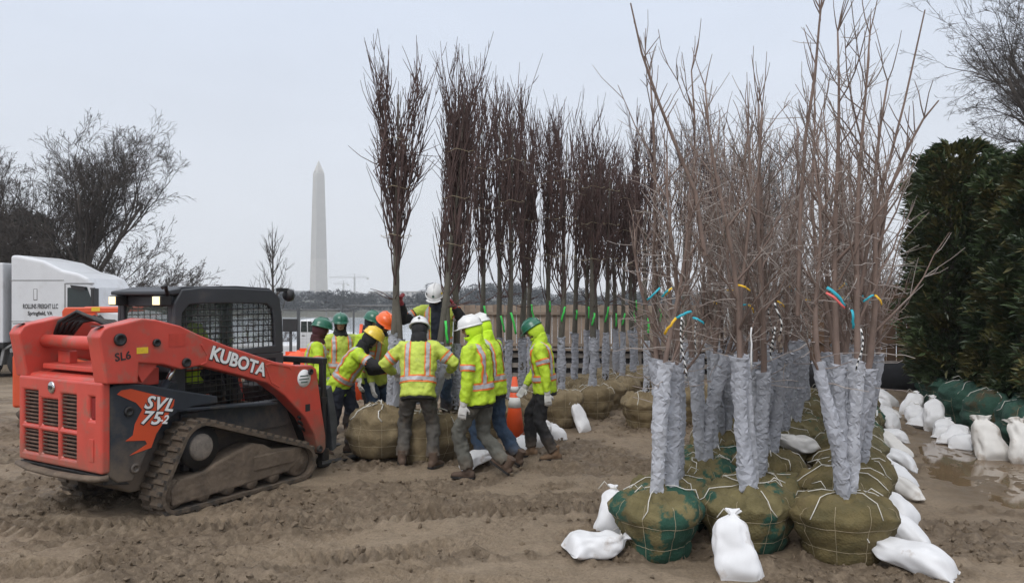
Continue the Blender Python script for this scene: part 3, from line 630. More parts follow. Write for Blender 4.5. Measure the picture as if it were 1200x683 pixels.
def ribbon(root, p, d, L, wd, col, seed):
    rd = random.Random(seed); p = Vector(p); d = Vector(d).normalized(); s = d.cross(Vector((0, -1, .2))).normalized(); vs_ = []; n = 6
    for i in range(n+1):
        t = i/n; c = p+d*L*t+Vector((rd.uniform(-.006, .006), -.02*math.sin(t*4), -.03*t*t)); ww = s*(wd/2); vs_ += [c-ww, c+ww]
    q = MB(); q.add(vs_, [(2*i, 2*i+1, 2*i+3, 2*i+2) for i in range(n)], 0, True); o = q.build('ribbon', RIB[col], root); so = o.modifiers.new('s', 'SOLIDIFY'); so.thickness = .002
    return o
def cord(root, a, b, seed, m=None, r=.011):
    rd = random.Random(seed); a = Vector(a); b = Vector(b); q = MB(); q.tube([a+(b-a)*t+Vector((rd.uniform(-.012, .012), rd.uniform(-.012, .012), 0)) for t in (0, .2, .4, .6, .8, 1)], r, 6) if seed % 3 else q.tube([a+(b-a)*t+Vector((.018*math.sin(t*5+seed), -.015*math.sin(t*3.1), 0)) for t in (0, .15, .3, .45, .6, .75, .9, 1)], r, 6); return q.build('cord', m or M_CORD, root)
def stem_path(r, base, top, n=9, wob=.03):
    base = Vector(base); top = Vector(top); out = []
    ph = r.uniform(0, 6.28)
    for i in range(n):
        t = i/(n-1); p = base.lerp(top, t); s = math.sin(t*math.pi); p += Vector((math.sin(t*5+ph), math.cos(t*4.3+ph), 0))*wob*s*2; out.append(p)
    return out
def multi_tree(root, seed, stems, ball_top, wrap_top, vigour=1.0):
    """several wrapped stems out of one ball, upright tied branches, pale crossing twigs"""
    r = random.Random(seed); T = Tubes(); W2 = Tubes()
    for k, (bx, by, tx, ty, tz) in enumerate(stems):
        path = stem_path(r, (bx, by, ball_top-.06), (tx, ty, tz), 10, r.uniform(.02, .06)); L = tz-ball_top
        mb = MB(); r0 = r.uniform(.030, .038); mb.tube(path, [r0*(1-.8*i/9) for i in range(10)], 8); mb.build('stem', M_STEM, root)
        wt = (wrap_top+r.uniform(-.06, .05)-(ball_top-.06))/(tz-(ball_top-.06)); wp = []
        for i in range(5):
            t = .008+(wt-.008)*i/4*1.0; f_ = t*9; j = min(int(f_), 8); wp.append(path[j].lerp(path[j+1], f_-j))
        link('trunk_wrap', wrap_mesh(wp, r.uniform(.052, .066), seed*3.1+k, M_WRAP if (seed+k) % 3 else M_WRAP2), None, root)
        nb = int(9*vigour)
        for j in range(nb):                            # tied-up side branches, steeply ascending
            t = .36+.55*(j+r.random())/nb; f_ = t*9; i = min(int(f_), 8); p = path[i].lerp(path[i+1], f_-i); a = r.uniform(0, 6.283)
            d0 = Vector((math.cos(a)*.8, math.sin(a)*.8, 1)); b, de = limb(r, p, d0, L*r.uniform(.14, .34)*(1.15-.5*t), 6, .2, .12); rb = r0*(1-.8*t)*r.uniform(.45, .7)
            T.add(b, max(.005, rb), .003)
            for q in range(6):
                i2 = r.randint(1, 4); c, _ = limb(r, b[i2], de*.8+rv(r, .8), r.uniform(.12, .42), 4, .2, .06); W2.add(c, .0042, .0022)
        for j in range(int(8*vigour)):                 # short pale spurs and bent-in laterals
            t = r.uniform(.30, .72); f_ = t*9; i = min(int(f_), 8); p = path[i].lerp(path[i+1], f_-i); a = r.uniform(0, 6.283)
            c, _ = limb(r, p, Vector((math.cos(a), math.sin(a), r.uniform(-.25, .35))), r.uniform(.15, .5), 5, .28, .02); W2.add(c, .0062, .003)
        for j in range(5):                             # wispy top
            c, _ = limb(r, path[-1-r.randint(0, 1)], Vector((r.uniform(-.4, .4), r.uniform(-.4, .4), 1)), r.uniform(.2, .6), 5, .12, .04); T.add(c, .006, .0025)
    link('branches', T.mesh('branches', M_STEM, 4), None, root)['kind'] = 'stuff'; link('twigs', W2.mesh('twigs', M_TWIG, 3), None, root)['kind'] = 'stuff'
DCOL = Vector((.418, .908, 0))
starts = [(Vector((1.18, 6.24, 0)), .395), (Vector((1.96, 6.40, 0)), .405), (Vector((2.65, 6.14, 0)), .40)]
FRONT = {0: ('bare multi-stem tree in olive netting with a big green patch, beside the doubled-up sandbags', 1), 1: ('bare multi-stem tree whose netted root ball has a sandbag standing upright against it', 0), 2: ('bare multi-stem tree with plain olive root ball and four wraps, sandbag slumped at its foot', 2)}
ORD = ['first', 'second', 'third', 'fourth', 'fifth', 'sixth', 'seventh', 'eighth', 'ninth', 'tenth', 'eleventh', 'twelfth', 'thirteenth', 'fourteenth', 'fifteenth', 'sixteenth', 'seventeenth', 'eighteenth', 'nineteenth', 'twentieth', 'last']
GRB = 'multi-stem trees in the block of green-netted root balls'
cnt = 0
for ci, (s0, br) in enumerate(starts):
    for ri in range(11):
        r = random.Random(ci*50+ri*7+1); cnt += 1
        p = s0+DCOL*(.735*ri)+Vector((r.uniform(-.05, .05), r.uniform(-.05, .05), 0))*(ri > 0)
        hb = .49 if ri == 0 else r.uniform(.44, .50)
        root = empty('balled_multi_stem_tree', (p.x, p.y, gz(p.x, p.y)-.035))
        ball(root, ci*50+ri+3, br*(1 if ri == 0 else r.uniform(.93, 1.02)), hb, M_OL[FRONT[ci][1]] if ri == 0 else M_OL[r.choice((0, 1, 2, 3, 2))], M_ROPE, ri < 7, .004, am=.06, bot=.68 if ri else .66, nrope=r.randint(3, 6))
        if ri == 0:
            S = [[(-.02, -.06, -.05, .1, 3.6), (.15, .12, .12, .2, 3.3)], [(-.02, -.12, -.30, .2, 3.9), (.06, .08, .1, .3, 3.5)], [(-.02, -.06, -.22, .05, 3.2), (.0, .04, .06, .25, 4.3), (.04, .0, .28, .15, 4.25), (.05, .06, .5, .3, 3.9)]][ci]
            if ci == 0: S[0] = (-.02, -.06, at(812, 205, 6.2).x-p.x, .05, 3.05)
        else:
            S = []
            for k in range(r.choice((2, 3, 3, 4))):
                a = r.uniform(0, 6.283); q = r.uniform(.02, .10); g = r.uniform(.15, .42); S.append((math.cos(a)*q, math.sin(a)*q, math.cos(a+r.uniform(-.7, .7))*g, math.sin(a)*g, r.uniform(2.6, 3.4) if r.random() < .68 else r.uniform(3.6, 4.35)))
        multi_tree(root, ci*50+ri+3, S, hb*1.08, 1.5 if ri else 1.56, 1.0 if ri < 6 else .75)
        if ri == 0 and ci == 0:                        # the long whip that leans away to the obelisk side
            q = Tubes(); rr = random.Random(5); a0 = at(806, 215, 6.25); L_ = lambda px, py: at(px, py, 6.25)-Vector((p.x, p.y, root.location.z))
            q.add([L_(826, 300), L_(815, 225), L_(800, 190), L_(772, 120), L_(752, 62), L_(739, 4)], .022, .006)
            for t in range(16):
                u = rr.uniform(.2, 1)*4; pts_ = [L_(826, 300), L_(815, 225), L_(800, 190), L_(772, 120), L_(752, 62), L_(739, 4)]; b0 = pts_[int(u)].lerp(pts_[int(u)+1], u % 1); c, _ = limb(rr, b0, Vector((rr.uniform(-.8, .8), rr.uniform(-.5, .5), .8)), rr.uniform(.1, .38), 4, .15, .05); q.add(c, .005, .0025)
            link('leaning_whip', q.mesh('leaning_whip', M_STEM, 5), None, root)
        if ri == 0 and ci == 2:
            L_ = lambda px, py: at(px, py, 6.3)-Vector((p.x, p.y, root.location.z)); rr = random.Random(9)
            for path in ([L_(1000, 385), L_(1012, 320), L_(1020, 270), L_(1042, 190), L_(1060, 120), L_(1084, 12)], [L_(1008, 380), L_(1030, 300), L_(1040, 230), L_(1060, 180), L_(1082, 140), L_(1100, 118)], [L_(935, 370), L_(938, 250), L_(944, 160), L_(955, 90), L_(960, 30), L_(966, -30)]):
                q = Tubes(); q.add(path, .021, .006)
                for t in range(14):
                    u = rr.uniform(.25, 1)*4.4; b0 = path[int(u)].lerp(path[int(u)+1], u % 1); c, _ = limb(rr, b0, Vector((rr.uniform(-.7, .7), rr.uniform(-.5, .5), .9)), rr.uniform(.12, .4), 4, .15, .05); q.add(c, .006, .003)
                link('leaning_whip', q.mesh('leaning_whip', M_STEM, 5), None, root)
        # tapes and cords
        if r.random() < .75 or ri == 0:
            for k in range(r.choice((1, 2))):
                z = r.uniform(1.9, 2.25); x = r.uniform(-.2, .2); y = r.uniform(-.25, -.05)
                ribbon(root, (x, y, z), (r.choice((-1, 1)), r.uniform(-.3, .3), r.uniform(-.7, .3)), r.uniform(.07, .13), .016, r.choice(('blue', 'blue', 'yellow')), cnt*5+k)
                if r.random() < .6: ribbon(root, (x, y-.01, z), (r.choice((-1, 1)), r.uniform(-.3, .3), -.7), r.uniform(.05, .09), .016, 'yellow', cnt*5+k+70)
        if ri == 0 and ci == 2:
            ribbon(root, (-.22, -.22, 2.17), (.8, 0, -.62), .19, .024, 'blue', 3); ribbon(root, (-.23, -.23, 2.13), (.8, 0, -.5), .17, .018, 'pink', 4); ribbon(root, (-.05, -.25, 2.0), (.2, 0, -1), .12, .02, 'blue', 6)
        if ri == 0 and ci == 0:
            ribbon(root, (.1, -.2, 1.92), (.8, 0, .55), .16, .02, 'blue', 8); ribbon(root, (.11, -.21, 1.93), (-.7, 0, -.75), .14, .02, 'yellow', 9); ribbon(root, (.24, -.2, 1.93), (.9, 0, -.15), .10, .018, 'blue', 12)
        for k in range(r.choice((0, 1, 1, 2))):
            x = r.uniform(-.18, .18); y = r.uniform(-.28, -.08); z = r.uniform(1.8, 2.05); cord(root, (x, y, z), (x+r.uniform(-.05, .05), y+.03, z-r.uniform(.25, .5)), cnt*3+k, M_CORD if r.random() < .6 else RIB['white'], .007)
        if r.random() < .3:
            a = r.uniform(3.6, 5.8); q = MB(); x, y = math.cos(a)*br*.8, math.sin(a)*br*.8; q.box(x-.012, x+.012, y-.002, y+.002, hb*.93, hb*.93+.12); q.build('plant_tag', RIB['white'], root)
        if ri == 0: tag(root, FRONT[ci][0], 'tree', GRB)
        else: tag(root, ('bare multi-stem tree, %s in the row headed by the green-patched ball', 'bare multi-stem tree, %s in the middle row headed by the ball with upright sandbag', 'bare multi-stem tree, %s in the row lined by sandbags along the wet lane')[ci] % ORD[ri], 'tree', GRB)
# ------------------------------------------------------------------ upright single-trunk trees
def column_tree(root, seed, h, ball_top, top_shift=(0, 0), split=0.0, fat=1.0, wrap_top=1.5, dens=1.0, crown0=2.0, twin=False, base_shift=(0, 0), bow=1.0):
    r = random.Random(seed); T = Tubes(); sxx, syy = top_shift
    def ax(z): t = (max(0, (z-ball_top))/(h-ball_top))**bow; return Vector((base_shift[0]+(sxx-base_shift[0])*t, base_shift[1]+(syy-base_shift[1])*t, z))
    zs = [ball_top-.05, .9, 1.3, 1.7, 2.2, 2.8, 3.5, h*.9]; wob = [Vector((r.uniform(-.02, .02), r.uniform(-.02, .02), 0)) for _ in zs]
    path = [ax(z)+w_*(i > 0) for i, (z, w_) in enumerate(zip(zs, wob))]
    mb = MB(); mb.tube(path, [.062*fat, .056*fat, .054*fat, .050*fat, .042*fat, .03*fat, .018*fat, .008], 9); mb.build('trunk', M_LTRUNK, root)
    if twin:
        mb = MB(); mb.tube([ax(ball_top)+Vector((.05, -.02, 0)), ax(1.2)+Vector((.1, -.02, 0)), ax(1.6)+Vector((.07, 0, 0)), ax(2.0)+Vector((.02, 0, 0)), ax(2.6)], [.045, .042, .038, .034, .02], 8); mb.build('trunk', M_LTRUNK, root)
        link('trunk_wrap', wrap_mesh([ax(ball_top)+Vector((.05, -.02, 0)), ax(1.2)+Vector((.1, -.02, 0)), ax(1.45)+Vector((.082, -.008, 0))], .056, seed*1.9, M_WRAP), None, root)
    wp = []; z0 = ball_top-.01
    for i in range(5):
        z = z0+(wrap_top-z0)*i/4; j = max(k for k in range(len(zs)-1) if zs[k] <= z); wp.append(path[j].lerp(path[j+1], (z-zs[j])/(zs[j+1]-zs[j])))
    link('trunk_wrap', wrap_mesh(wp, .070*fat, seed*1.3, M_WRAP), None, root)
    NB = int(34*dens)
    for k in range(NB):
        a = r.uniform(0, 6.283); z = r.uniform(crown0-.1, crown0+1.3)*1.0; sgn = 1 if math.cos(a) > 0 else -1; q = r.uniform(.06, .235)*fat; zt = h*r.uniform(.70, .97)
        c, s = math.cos(a), math.sin(a); p0 = ax(z)
        if r.random() < .12: q *= 1.3
        mid = z+.35+r.random()*.25; w1 = r.uniform(.6, 1.2); tip = r.uniform(.2, .85); sp = split*sgn
        P_ = [p0, ax(z+.16)+Vector((c*q*.55, s*q*.55, 0)), ax(mid)+Vector((c*q, s*q, 0)), ax(mid+(zt-mid)*.3)+Vector((c*q*w1+rv(r, .03).x, s*q*w1, 0)), ax(mid+(zt-mid)*.6)+Vector((c*q*.75+sp*.4+r.uniform(-.07, .07), s*q*.75, 0)), ax(mid+(zt-mid)*.82)+Vector((c*q*.8+sp*.8+r.uniform(-.08, .08), s*q*.8, 0)), ax(zt)+Vector((c*q*tip+sp+r.uniform(-.06, .06), s*q*tip, 0))]
        T.add(P_, r.uniform(.008, .013)*fat, .0035)
        for j in range(12):
            i = r.randint(1, 5); b0 = P_[i].lerp(P_[i+1], r.random()); dd = (P_[i+1]-P_[i]).normalized()
            c2, _ = limb(r, b0, dd+rv(r, .36), r.uniform(.2, .6), 5, .14, .12); T.add(c2, .0058, .0026)
    for k in range(int(13*dens)):                      # long thin leaders above the tied bundle
        a = r.uniform(0, 6.283); q = r.uniform(.02, .2)*fat; sg = 1 if math.cos(a) > 0 else -1; zt = h*r.uniform(.74, .86); c2, dd = limb(r, ax(zt)+Vector((math.cos(a)*q+split*sg*.8, math.sin(a)*q, 0)), Vector((math.cos(a)*.22, math.sin(a)*.22, 1)), h*r.uniform(.10, .22), 6, .07, .03); T.add(c2, .0065, .0025)
        for j in range(4): c3, _ = limb(r, c2[r.randint(1, 4)], dd+rv(r, .5), r.uniform(.1, .3), 4, .1, .08); T.add(c3, .004, .002)
    for k in range(3):                                 # stray low laterals
        a = r.uniform(0, 6.283); c2, _ = limb(r, ax(crown0-.05), Vector((math.cos(a), math.sin(a), .25)), r.uniform(.25, .6), 6, .2, .03); T.add(c2, .008, .003)
    link('branches', T.mesh('branches', M_LTWIG, 4), None, root)['kind'] = 'stuff'
    for z in (crown0+.75, crown0+1.35, crown0+1.95):
        q = MB(); q.tube([ax(z+.02*math.sin(i*2))+Vector((math.cos(i/14*6.283)*.205*fat, math.sin(i/14*6.283)*.205*fat, 0)) for i in range(15)], .003, 4); q.build('tie_string', M_ROPEB, root)
    if r.random() < .8:
        z = r.uniform(1.75, 2.05); ribbon(root, ax(z)+Vector((.03, -.07*fat, 0)), (r.uniform(-.3, .3), -.1, -1), r.uniform(.15, .3), .03, 'green', seed)
GRC = 'slender upright trees in brown burlap balls'
ct = [(455, 9.72, 5.05, (.25, 0), .17, 'slender tree on the loader forks, its crown split into two tops, held by two workers', True, .42, .055, .95),
      (503, 9.70, 5.15, (.50, .25), .05, '', True, .40, -.035, .95)]
ct[1] = (506, 9.70, 5.15, (.52, .25), .05, 'leaning slender tree held by the raised white-helmet worker and the back-turned one', True, .40, -.035, .95)
BALLS = []
for i, (px, Y, h, ts, sp, lb, twin, br, zo, fat) in enumerate(ct):
    X = (px-8-CX)/FPX*Y; root = empty('balled_upright_tree', (X, Y, gz(X, Y)+zo)); ball(root, 300+i, br, .58, M_BUR[0], M_ROPE, True, .008, .035, .84, 5)
    column_tree(root, 60+i, h, .60, ts, sp, fat, 1.52, 1.15, twin=twin, base_shift=(.13, 0) if i == 0 else (0, 0), bow=(1, .62)[i]); tag(root, lb, 'tree', GRC)
pos = [(566, 11.6), (584, 12.2), (594, 11.3), (613, 12.4), (623, 13.6), (641, 12.9), (657, 12.2), (673, 14.3), (686, 15.2), (694, 12.95), (709, 13.75), (722, 15.0), (729, 14.4), (742, 15.6), (745, 16.6), (757, 12.1), (801, 12.6), (838, 12.9), (700, 16.2), (770, 15.4), (533, 10.45)]
rank = sorted([p_ for k_, p_ in enumerate(pos) if k_ not in (15, 16, 17)]); rr = random.Random(31)
for i, (px, Y) in enumerate(pos):
    X = (px-CX)/FPX*Y; root = empty('balled_upright_tree', (X, Y, gz(X, Y)-.03)); single = i in (15, 16, 17)
    ball(root, 320+i, .42 if single or i == 20 else .37, .44 if i == 20 else rr.uniform(.5, .56), M_BUR[(i+1) % 2] if not single else M_BUR[0], M_ROPEB if i % 3 else M_ROPE, Y < 13, .005, .05, .72, 3)
    h = 5.55 if px < 600 else (5.35 if px < 650 else (5.1 if px < 700 else 4.95))
    column_tree(root, 80+i, h+rr.uniform(-.25, .15), .56, (rr.uniform(-.14, .14), rr.uniform(-.1, .1)), rr.uniform(0, .1), rr.uniform(.82, .98), 1.42+rr.uniform(-.05, .06), .74 if px < 760 else .5, crown0=2.0+rr.uniform(-.1, .1))
    tag(root, ('slender upright bare tree in burlap, %s trunk along from the raised white-helmet worker' % ORD[rank.index((px, Y))] if not single else ('slender tree set apart on open mud, wide burlap ball, nearest the netted block' if i == 15 else 'slender tree in burlap, %s behind the wrapped stems of the netted block' % ('first', 'second')[i-16])), 'tree', GRC)

# ------------------------------------------------------------------ hedge plants
def leaf_m(name, a, b): return mat(name, a, .38, 0, .9, col2=b, spec=.5)
M_LEAF = [leaf_m('glossy evergreen leaf', (.036, .062, .028), (.085, .115, .05)), leaf_m('bronzed evergreen leaf', (.085, .085, .028), (.15, .13, .05))]
def hedge_leaves(seed, n, rx, ry, z0, z1, size):
    rs_ = np.random.RandomState(seed); z = rs_.uniform(0, 1, n); a = rs_.uniform(0, 2*np.pi, n)
    prof = np.clip(np.minimum(1, (1-z)*9+.42), 0, 1)*(.80+.2*np.sin(z*3.0))*(.9+.1*np.minimum(1, z*8))
    lump = .82+.62*np.array([mnoise.noise(Vector((math.cos(q)*1.6, math.sin(q)*1.6, w_*7+seed))) for q, w_ in zip(a, z)])+.32*np.array([mnoise.noise(Vector((math.cos(q)*5, math.sin(q)*5, w_*19+seed))) for q, w_ in zip(a, z)])
    rad = rs_.uniform(.35, 1.0, n)**.45*prof*lump
    C = np.stack([np.cos(a)*rad*rx, np.sin(a)*rad*ry, z0+z*(z1-z0)], 1)
    out = np.stack([np.cos(a), np.sin(a), np.full(n, .55)], 1)+rs_.normal(size=(n, 3))*.42; out /= np.linalg.norm(out, axis=1, keepdims=True)
    up = np.stack([-.4*np.cos(a), -.4*np.sin(a), np.ones(n)], 1)+rs_.normal(size=(n, 3))*.45; s = np.cross(out, up); s /= np.linalg.norm(s, axis=1, keepdims=True)+1e-9; nr = np.cross(s, out)
    L = size*rs_.uniform(.7, 1.25, (n, 1)); W_ = L*.17
    Q = np.stack([C, C+out*L*.45+s*W_+nr*L*.03, C+out*L-nr*L*.16, C+out*L*.45-s*W_+nr*L*.03], 1)
    return Q.reshape(-1, 3)
HX = [(7.0, 10.1, 4.0, .60, .42), (7.28, 11.3, 4.2, .60, .48), (7.6, 12.5, 4.25, .60, .52), (7.95, 13.75, 4.75, .88, .02), (8.5, 15.0, 4.6, .86, .0)]
HL = ['evergreen hedge plant in green netting, closest to the open-mouthed sandbags', 'evergreen hedge plant second along from the open-mouthed sandbags', 'evergreen hedge plant mid-row above the slumped sandbags', 'evergreen hedge plant next to last before the black silt cloth', 'evergreen hedge plant closest to the black silt cloth and brown fence']
for i, (X, Y, zt, rw, cs_) in enumerate(HX):
    root = empty('hedge_plant', (X, Y, -.06)); o = ball(root, 400+i, .58, .66, M_GRN[i % 2], M_ROPE, True, .005, .05, .78, 5); o.scale = (1.0, 1.05, 1)
    t = MB(); rr = random.Random(i)
    for k in range(5): a = rr.uniform(0, 6.28); t.tube([(.05*math.cos(a), .05*math.sin(a), .6), (.2*math.cos(a)+cs_*.9, .2*math.sin(a), 1.6), (.25*math.cos(a)+cs_, .25*math.sin(a), zt-.7)], [.035, .025, .008], 6)
    t.build('trunk', M_WOOD, root)['kind'] = 'stuff'
    q = hedge_leaves(70+i, 15000, rw, rw, .55, zt+.06, .17); q[:, 0] += cs_*np.minimum(1, .35+q[:, 2]/2.5)+.05*(q[:, 2]/4)
    F4 = np.arange(len(q)).reshape(-1, 4); me = np_mesh('foliage', q, F4, M_LEAF)
    ids = (np.array([mnoise.noise(Vector((float(x)*2.2, float(y)*2.2, float(z)*2.2+i*9))) for x, y, z in q[::4]])+np.random.RandomState(i).normal(size=len(F4))*.22 > .22).astype(np.int32); me.polygons.foreach_set('material_index', ids)
    fo = link('foliage', me, None, root); fo['kind'] = 'stuff'
    tag(root, HL[i], 'hedge', 'evergreen hedge plants in a row')

# ------------------------------------------------------------------ sandbags
M_BAG = mat('white woven sandbag', (.66, .66, .67), .62, .05, 5, bump=.8, bscale=7, ridged=True, dirt=(.30, .22, .15), dscale=4.2, dlo=.57, dhi=.76, bdist=.02); M_BAG2 = mat('muddy white sandbag', (.60, .58, .55), .65, .07, 5, bump=.8, bscale=7, ridged=True, dirt=(.24, .165, .10), dscale=2.8, dlo=.53, dhi=.72, bdist=.02)
def bag_mesh(seed, L, W_, H_, m, neck=True, openm=False):
    """a filled sack lying along +x: flat seam at one end, gathered neck at the other"""
    n = 30; V = []; rd = random.Random(seed); ph = seed*2.3
    lev = [(-.535, .90, .03), (-.52, .93, .09), (-.49, .92, .30), (-.44, .96, .60), (-.38, 1.0, .80), (-.30, 1.02, .93), (-.22, 1.02, 1.0), (-.14, 1.0, 1.02), (-.06, .99, 1.0), (.02, .98, .99), (.10, .97, .97), (.18, .95, .93), (.25, .92, .86), (.31, .84, .76), (.36, .72, .64), (.40, .56, .5), (.44, .34, .36)]
    lev += [(.475, .16, .2), (.50, .15, .18), (.53, .26, .2), (.575, .42, .22), (.585, .30, .12)] if neck and not openm else ([(.50, .72, .62), (.53, .80, .66), (.515, .66, .52), (.40, .55, .42)] if openm else [(.5, .3, .12), (.52, .2, .05)])
    for k, (x, wf, hf) in enumerate(lev):
        for q in range(n):
            a = 6.283*q/n; c, s = math.cos(a), math.sin(a); cs = math.copysign(abs(c)**.75, c); ss = math.copysign(abs(s)**.75, s)
            nz_ = 1+.20*mnoise.noise(Vector((x*3+ph, c*1.2, s*1.2)))+.12*mnoise.noise(Vector((x*8+ph, c*2.2, s*2.2)))-.22*abs(mnoise.noise(Vector((x*4+ph, c*3+ph, s*3+ph))))+.06*mnoise.noise(Vector((x*26+ph, c*5, s*5)))
            if neck and x > .36: nz_ *= 1+.16*math.sin(a*6+ph)
            fat_ = 1.06-.16*(x+.5); V.append((x*L*(1+.03*math.sin(a*3+ph)), cs*wf*W_/2*nz_*fat_+.09*W_*math.sin(x*4+ph), H_/2*(ss*hf*nz_*fat_*(1 if s > 0 else .62))+.10*H_*math.sin(x*5+ph*1.7)))
    K = len(lev); F_ = [(i*n+q, i*n+(q+1) % n, (i+1)*n+(q+1) % n, (i+1)*n+q) for i in range(K-1) for q in range(n)]+[tuple(range(n-1, -1, -1)), tuple(range((K-1)*n, K*n))]
    me = bpy.data.meshes.new('sandbag'); me.from_pydata(V, [], F_); me.polygons.foreach_set('use_smooth', [True]*len(F_)); me.materials.append(m); return me
BAGM = {}
def sandbag(px, py, heading, pitch, label, group, L=.56, W_=.33, H_=.23, muddy=False, openm=False, roll=0, zc=None, Y=None, seed=None):
    """px,py: where its lowest point touches; heading: way the neck points; pitch: neck up"""
    sandbag.n += 1; k = sandbag.n if seed is None else seed
    me = bag_mesh(k, L, W_, H_, M_BAG2 if muddy else M_BAG, True, openm)
    p = G(px, py) if Y is None else at(px, py, Y)
    o = link('sandbag', me); M_ = Matrix.Rotation(R(heading), 4, 'Z') @ Matrix.Rotation(R(-pitch), 4, 'Y') @ Matrix.Rotation(R(roll), 4, 'X')
    zs = [(M_ @ v.co).z for v in me.vertices]; o.matrix_world = Matrix.Translation((p.x, p.y, (gz(p.x, p.y)-.02 if Y is None else p.z)-min(zs))) @ M_
    s = o.modifiers.new('sub', 'SUBSURF'); s.levels = 1; s.render_levels = 1
    q = MB(); nx_ = .47*L
    if not openm:
        q.tube([(nx_, math.cos(a)*.055*W_*1.9, math.sin(a)*.05*W_*1.9) for a in [i/8*6.283 for i in range(9)]], .007, 5); q.tube([(nx_, .03, .03), (nx_+.04, .08, .06), (nx_-.02, .13, .03)], .004, 4); q.build('tie', M_ROPE, o)
    return tag(o, label, 'sandbag', group)
sandbag.n = 0
g1 = 'sandbags around the netted block'
sandbag(700, 650, 15, 12, 'fat white sandbag flopped on the mud, lower of two beside the green-patched ball', g1, .46, .34, .26)
sandbag(717, 628, 75, 50, 'white sandbag leaning up on the green-patched ball behind another bag', g1, .44, .28, .2)
sandbag(862, 672, 78, 60, 'white sandbag standing upright against a netted ball, tied neck on top', g1, .47, .33, .19)
sandbag(1066, 668, 140, 14, 'big white sandbag slumped at the foot of the plain olive ball', g1, .60, .34, .26)
sandbag(1056, 640, 150, 26, 'white sandbag lying behind the big slumped one at the lane edge', g1, .5, .3, .22)
sandbag(930, 532, 200, 15, 'muddy white sandbag lying on top of the netted balls', g1, .48, .32, .24, True, Y=8.2)
k = 0
for px, py, hd, pt in ((1046, 612, 120, 30), (1052, 585, 160, 20), (1046, 566, 110, 35), (1050, 548, 150, 18), (1044, 530, 100, 30), (1042, 514, 160, 15), (1038, 501, 120, 35), (1036, 489, 150, 20), (1030, 480, 110, 25)):
    sandbag(px, py, hd, pt, 'white sandbag, %s from the big slumped one in the line along the wet lane' % ORD[k+1], g1, rng.uniform(.46, .54), .3, .22, k % 3 == 1); k += 1
sandbag(1030, 489, 165, 12, 'plump white sandbag lying near the black silt cloth at the lane end', g1, .6, .36, .27); sandbag(1035, 474, 120, 40, 'white sandbag propped up beside the black silt cloth', g1, .56, .34, .24)
g2 = 'sandbags along the hedge'
sandbag(1196, 538, 95, 62, 'opened white sandbag with brown sand showing, hard against the green ball', g2, .56, .36, .26, True, True); sandbag(1157, 533, 80, 58, 'gaping white sandbag full of brown sand beside the puddle', g2, .56, .38, .28, True, True)
for px, py, hd, pt in ((1133, 521, 40, 12), (1119, 516, 45, 14), (1107, 509, 50, 22), (1095, 502, 80, 60), (1083, 499, 40, 10), (1074, 494, 60, 30), (1070, 486, 55, 40)):
    sandbag(px, py, hd, pt, 'white sandbag, %s past the gaping sand-filled one along the hedge balls' % ORD[k-9], g2, .54, .33, .25); k += 1
g3 = 'sandbags near the workers'
sandbag(679, 503, 120, 58, 'slim white sandbag leaning on the brown burlap balls by the open mud', g3, .5, .25, .17)
for px, py, hd, pt, lb in ((648, 513, 100, 20, 'crumpled white sandbag behind the walking worker with dark trousers'), (632, 520, 80, 45, 'white sandbag standing between the legs of the green-helmet walker'), (612, 528, 60, 18, 'white sandbag on the mud beside the walking worker in jeans'), (560, 548, 20, 25, 'white sandbag on the mud behind the lime-hooded worker with grey trousers')):
    sandbag(px, py, hd, pt, lb, g3, .46, .3, .22)
# ------------------------------------------------------------------ tracked loader
MUD = (.16, .12, .085)
M_RED = mat('faded coral red paint', (.53, .066, .046), .40, .10, 2.5, bump=.05, bscale=60, dirt=(.30, .13, .095), dscale=5.5, dlo=.52, dhi=.72, coat=.15, splash=(.35, .75, MUD))
M_NAVY = mat('dark blue-grey panel paint', (.022, .028, .038), .5, .2, 3, bump=.05, bscale=50, dirt=(.11, .09, .07), dscale=2.4, dlo=.52, dhi=.75, splash=(.30, .85, MUD))
M_CAB = mat('charcoal cab steel', (.035, .038, .044), .5, .15, 3, dirt=(.09, .08, .07), dscale=3, dlo=.6, dhi=.8); M_BLK = mat('black rubber and steel', (.014, .014, .015), .55, .2, 6, dirt=(.07, .055, .04), dscale=5, dlo=.55, dhi=.75)
M_TRK = mat('mud-caked rubber track', (.105, .078, .055), .9, .25, 7, bump=.8, bscale=30, dirt=(.05, .042, .035), dscale=6, dlo=.5, dhi=.62, bdist=.015); M_MUDF = mat('mud-caked frame', (.15, .112, .08), .92, .25, 4, bump=.8, bscale=18, dirt=(.09, .068, .05), dscale=5, dlo=.5, dhi=.65, bdist=.02)
M_ORG = mat('orange decal', (.60, .075, .022), .45, .05, 3, dirt=(.30, .10, .06), dscale=6, dlo=.6, dhi=.8); M_WHT = mat('white lettering', (.78, .78, .77), .5, .04, 8); M_OUT = mat('dark lettering outline', (.02, .02, .022), .5)
M_YEL = mat('yellow warning label', (.72, .50, .03), .5, .08, 30); M_CHR = mat('bright chrome', (.6, .6, .6), .18, .1, 5, metal=1.0); M_GRILL = mat('rusty brown grille', (.115, .065, .045), .75, .35, 12); M_TAIL = mat('red lens', (.22, .012, .015), .2, .1, 10)
M_HUBM = mat('grey muddy hub', (.21, .18, .15), .85, .3, 10, bump=.8, bscale=30); M_LAMP = mat('lit work lamp', (.9, .80, .5), .3, .02, 5, emit=(1, .80, .42, .9)); M_GLS = glass('tinted cab glass', (.10, .13, .12), .04, .32); M_SEAT = mat('black seat vinyl', (.02, .02, .021), .6)
def rect(x0, x1, z0, z1): return [(x0, z0), (x1, z0), (x1, z1), (x0, z1)]
ld = empty('tracked_loader', (LO.x, LO.y, 0), LA)
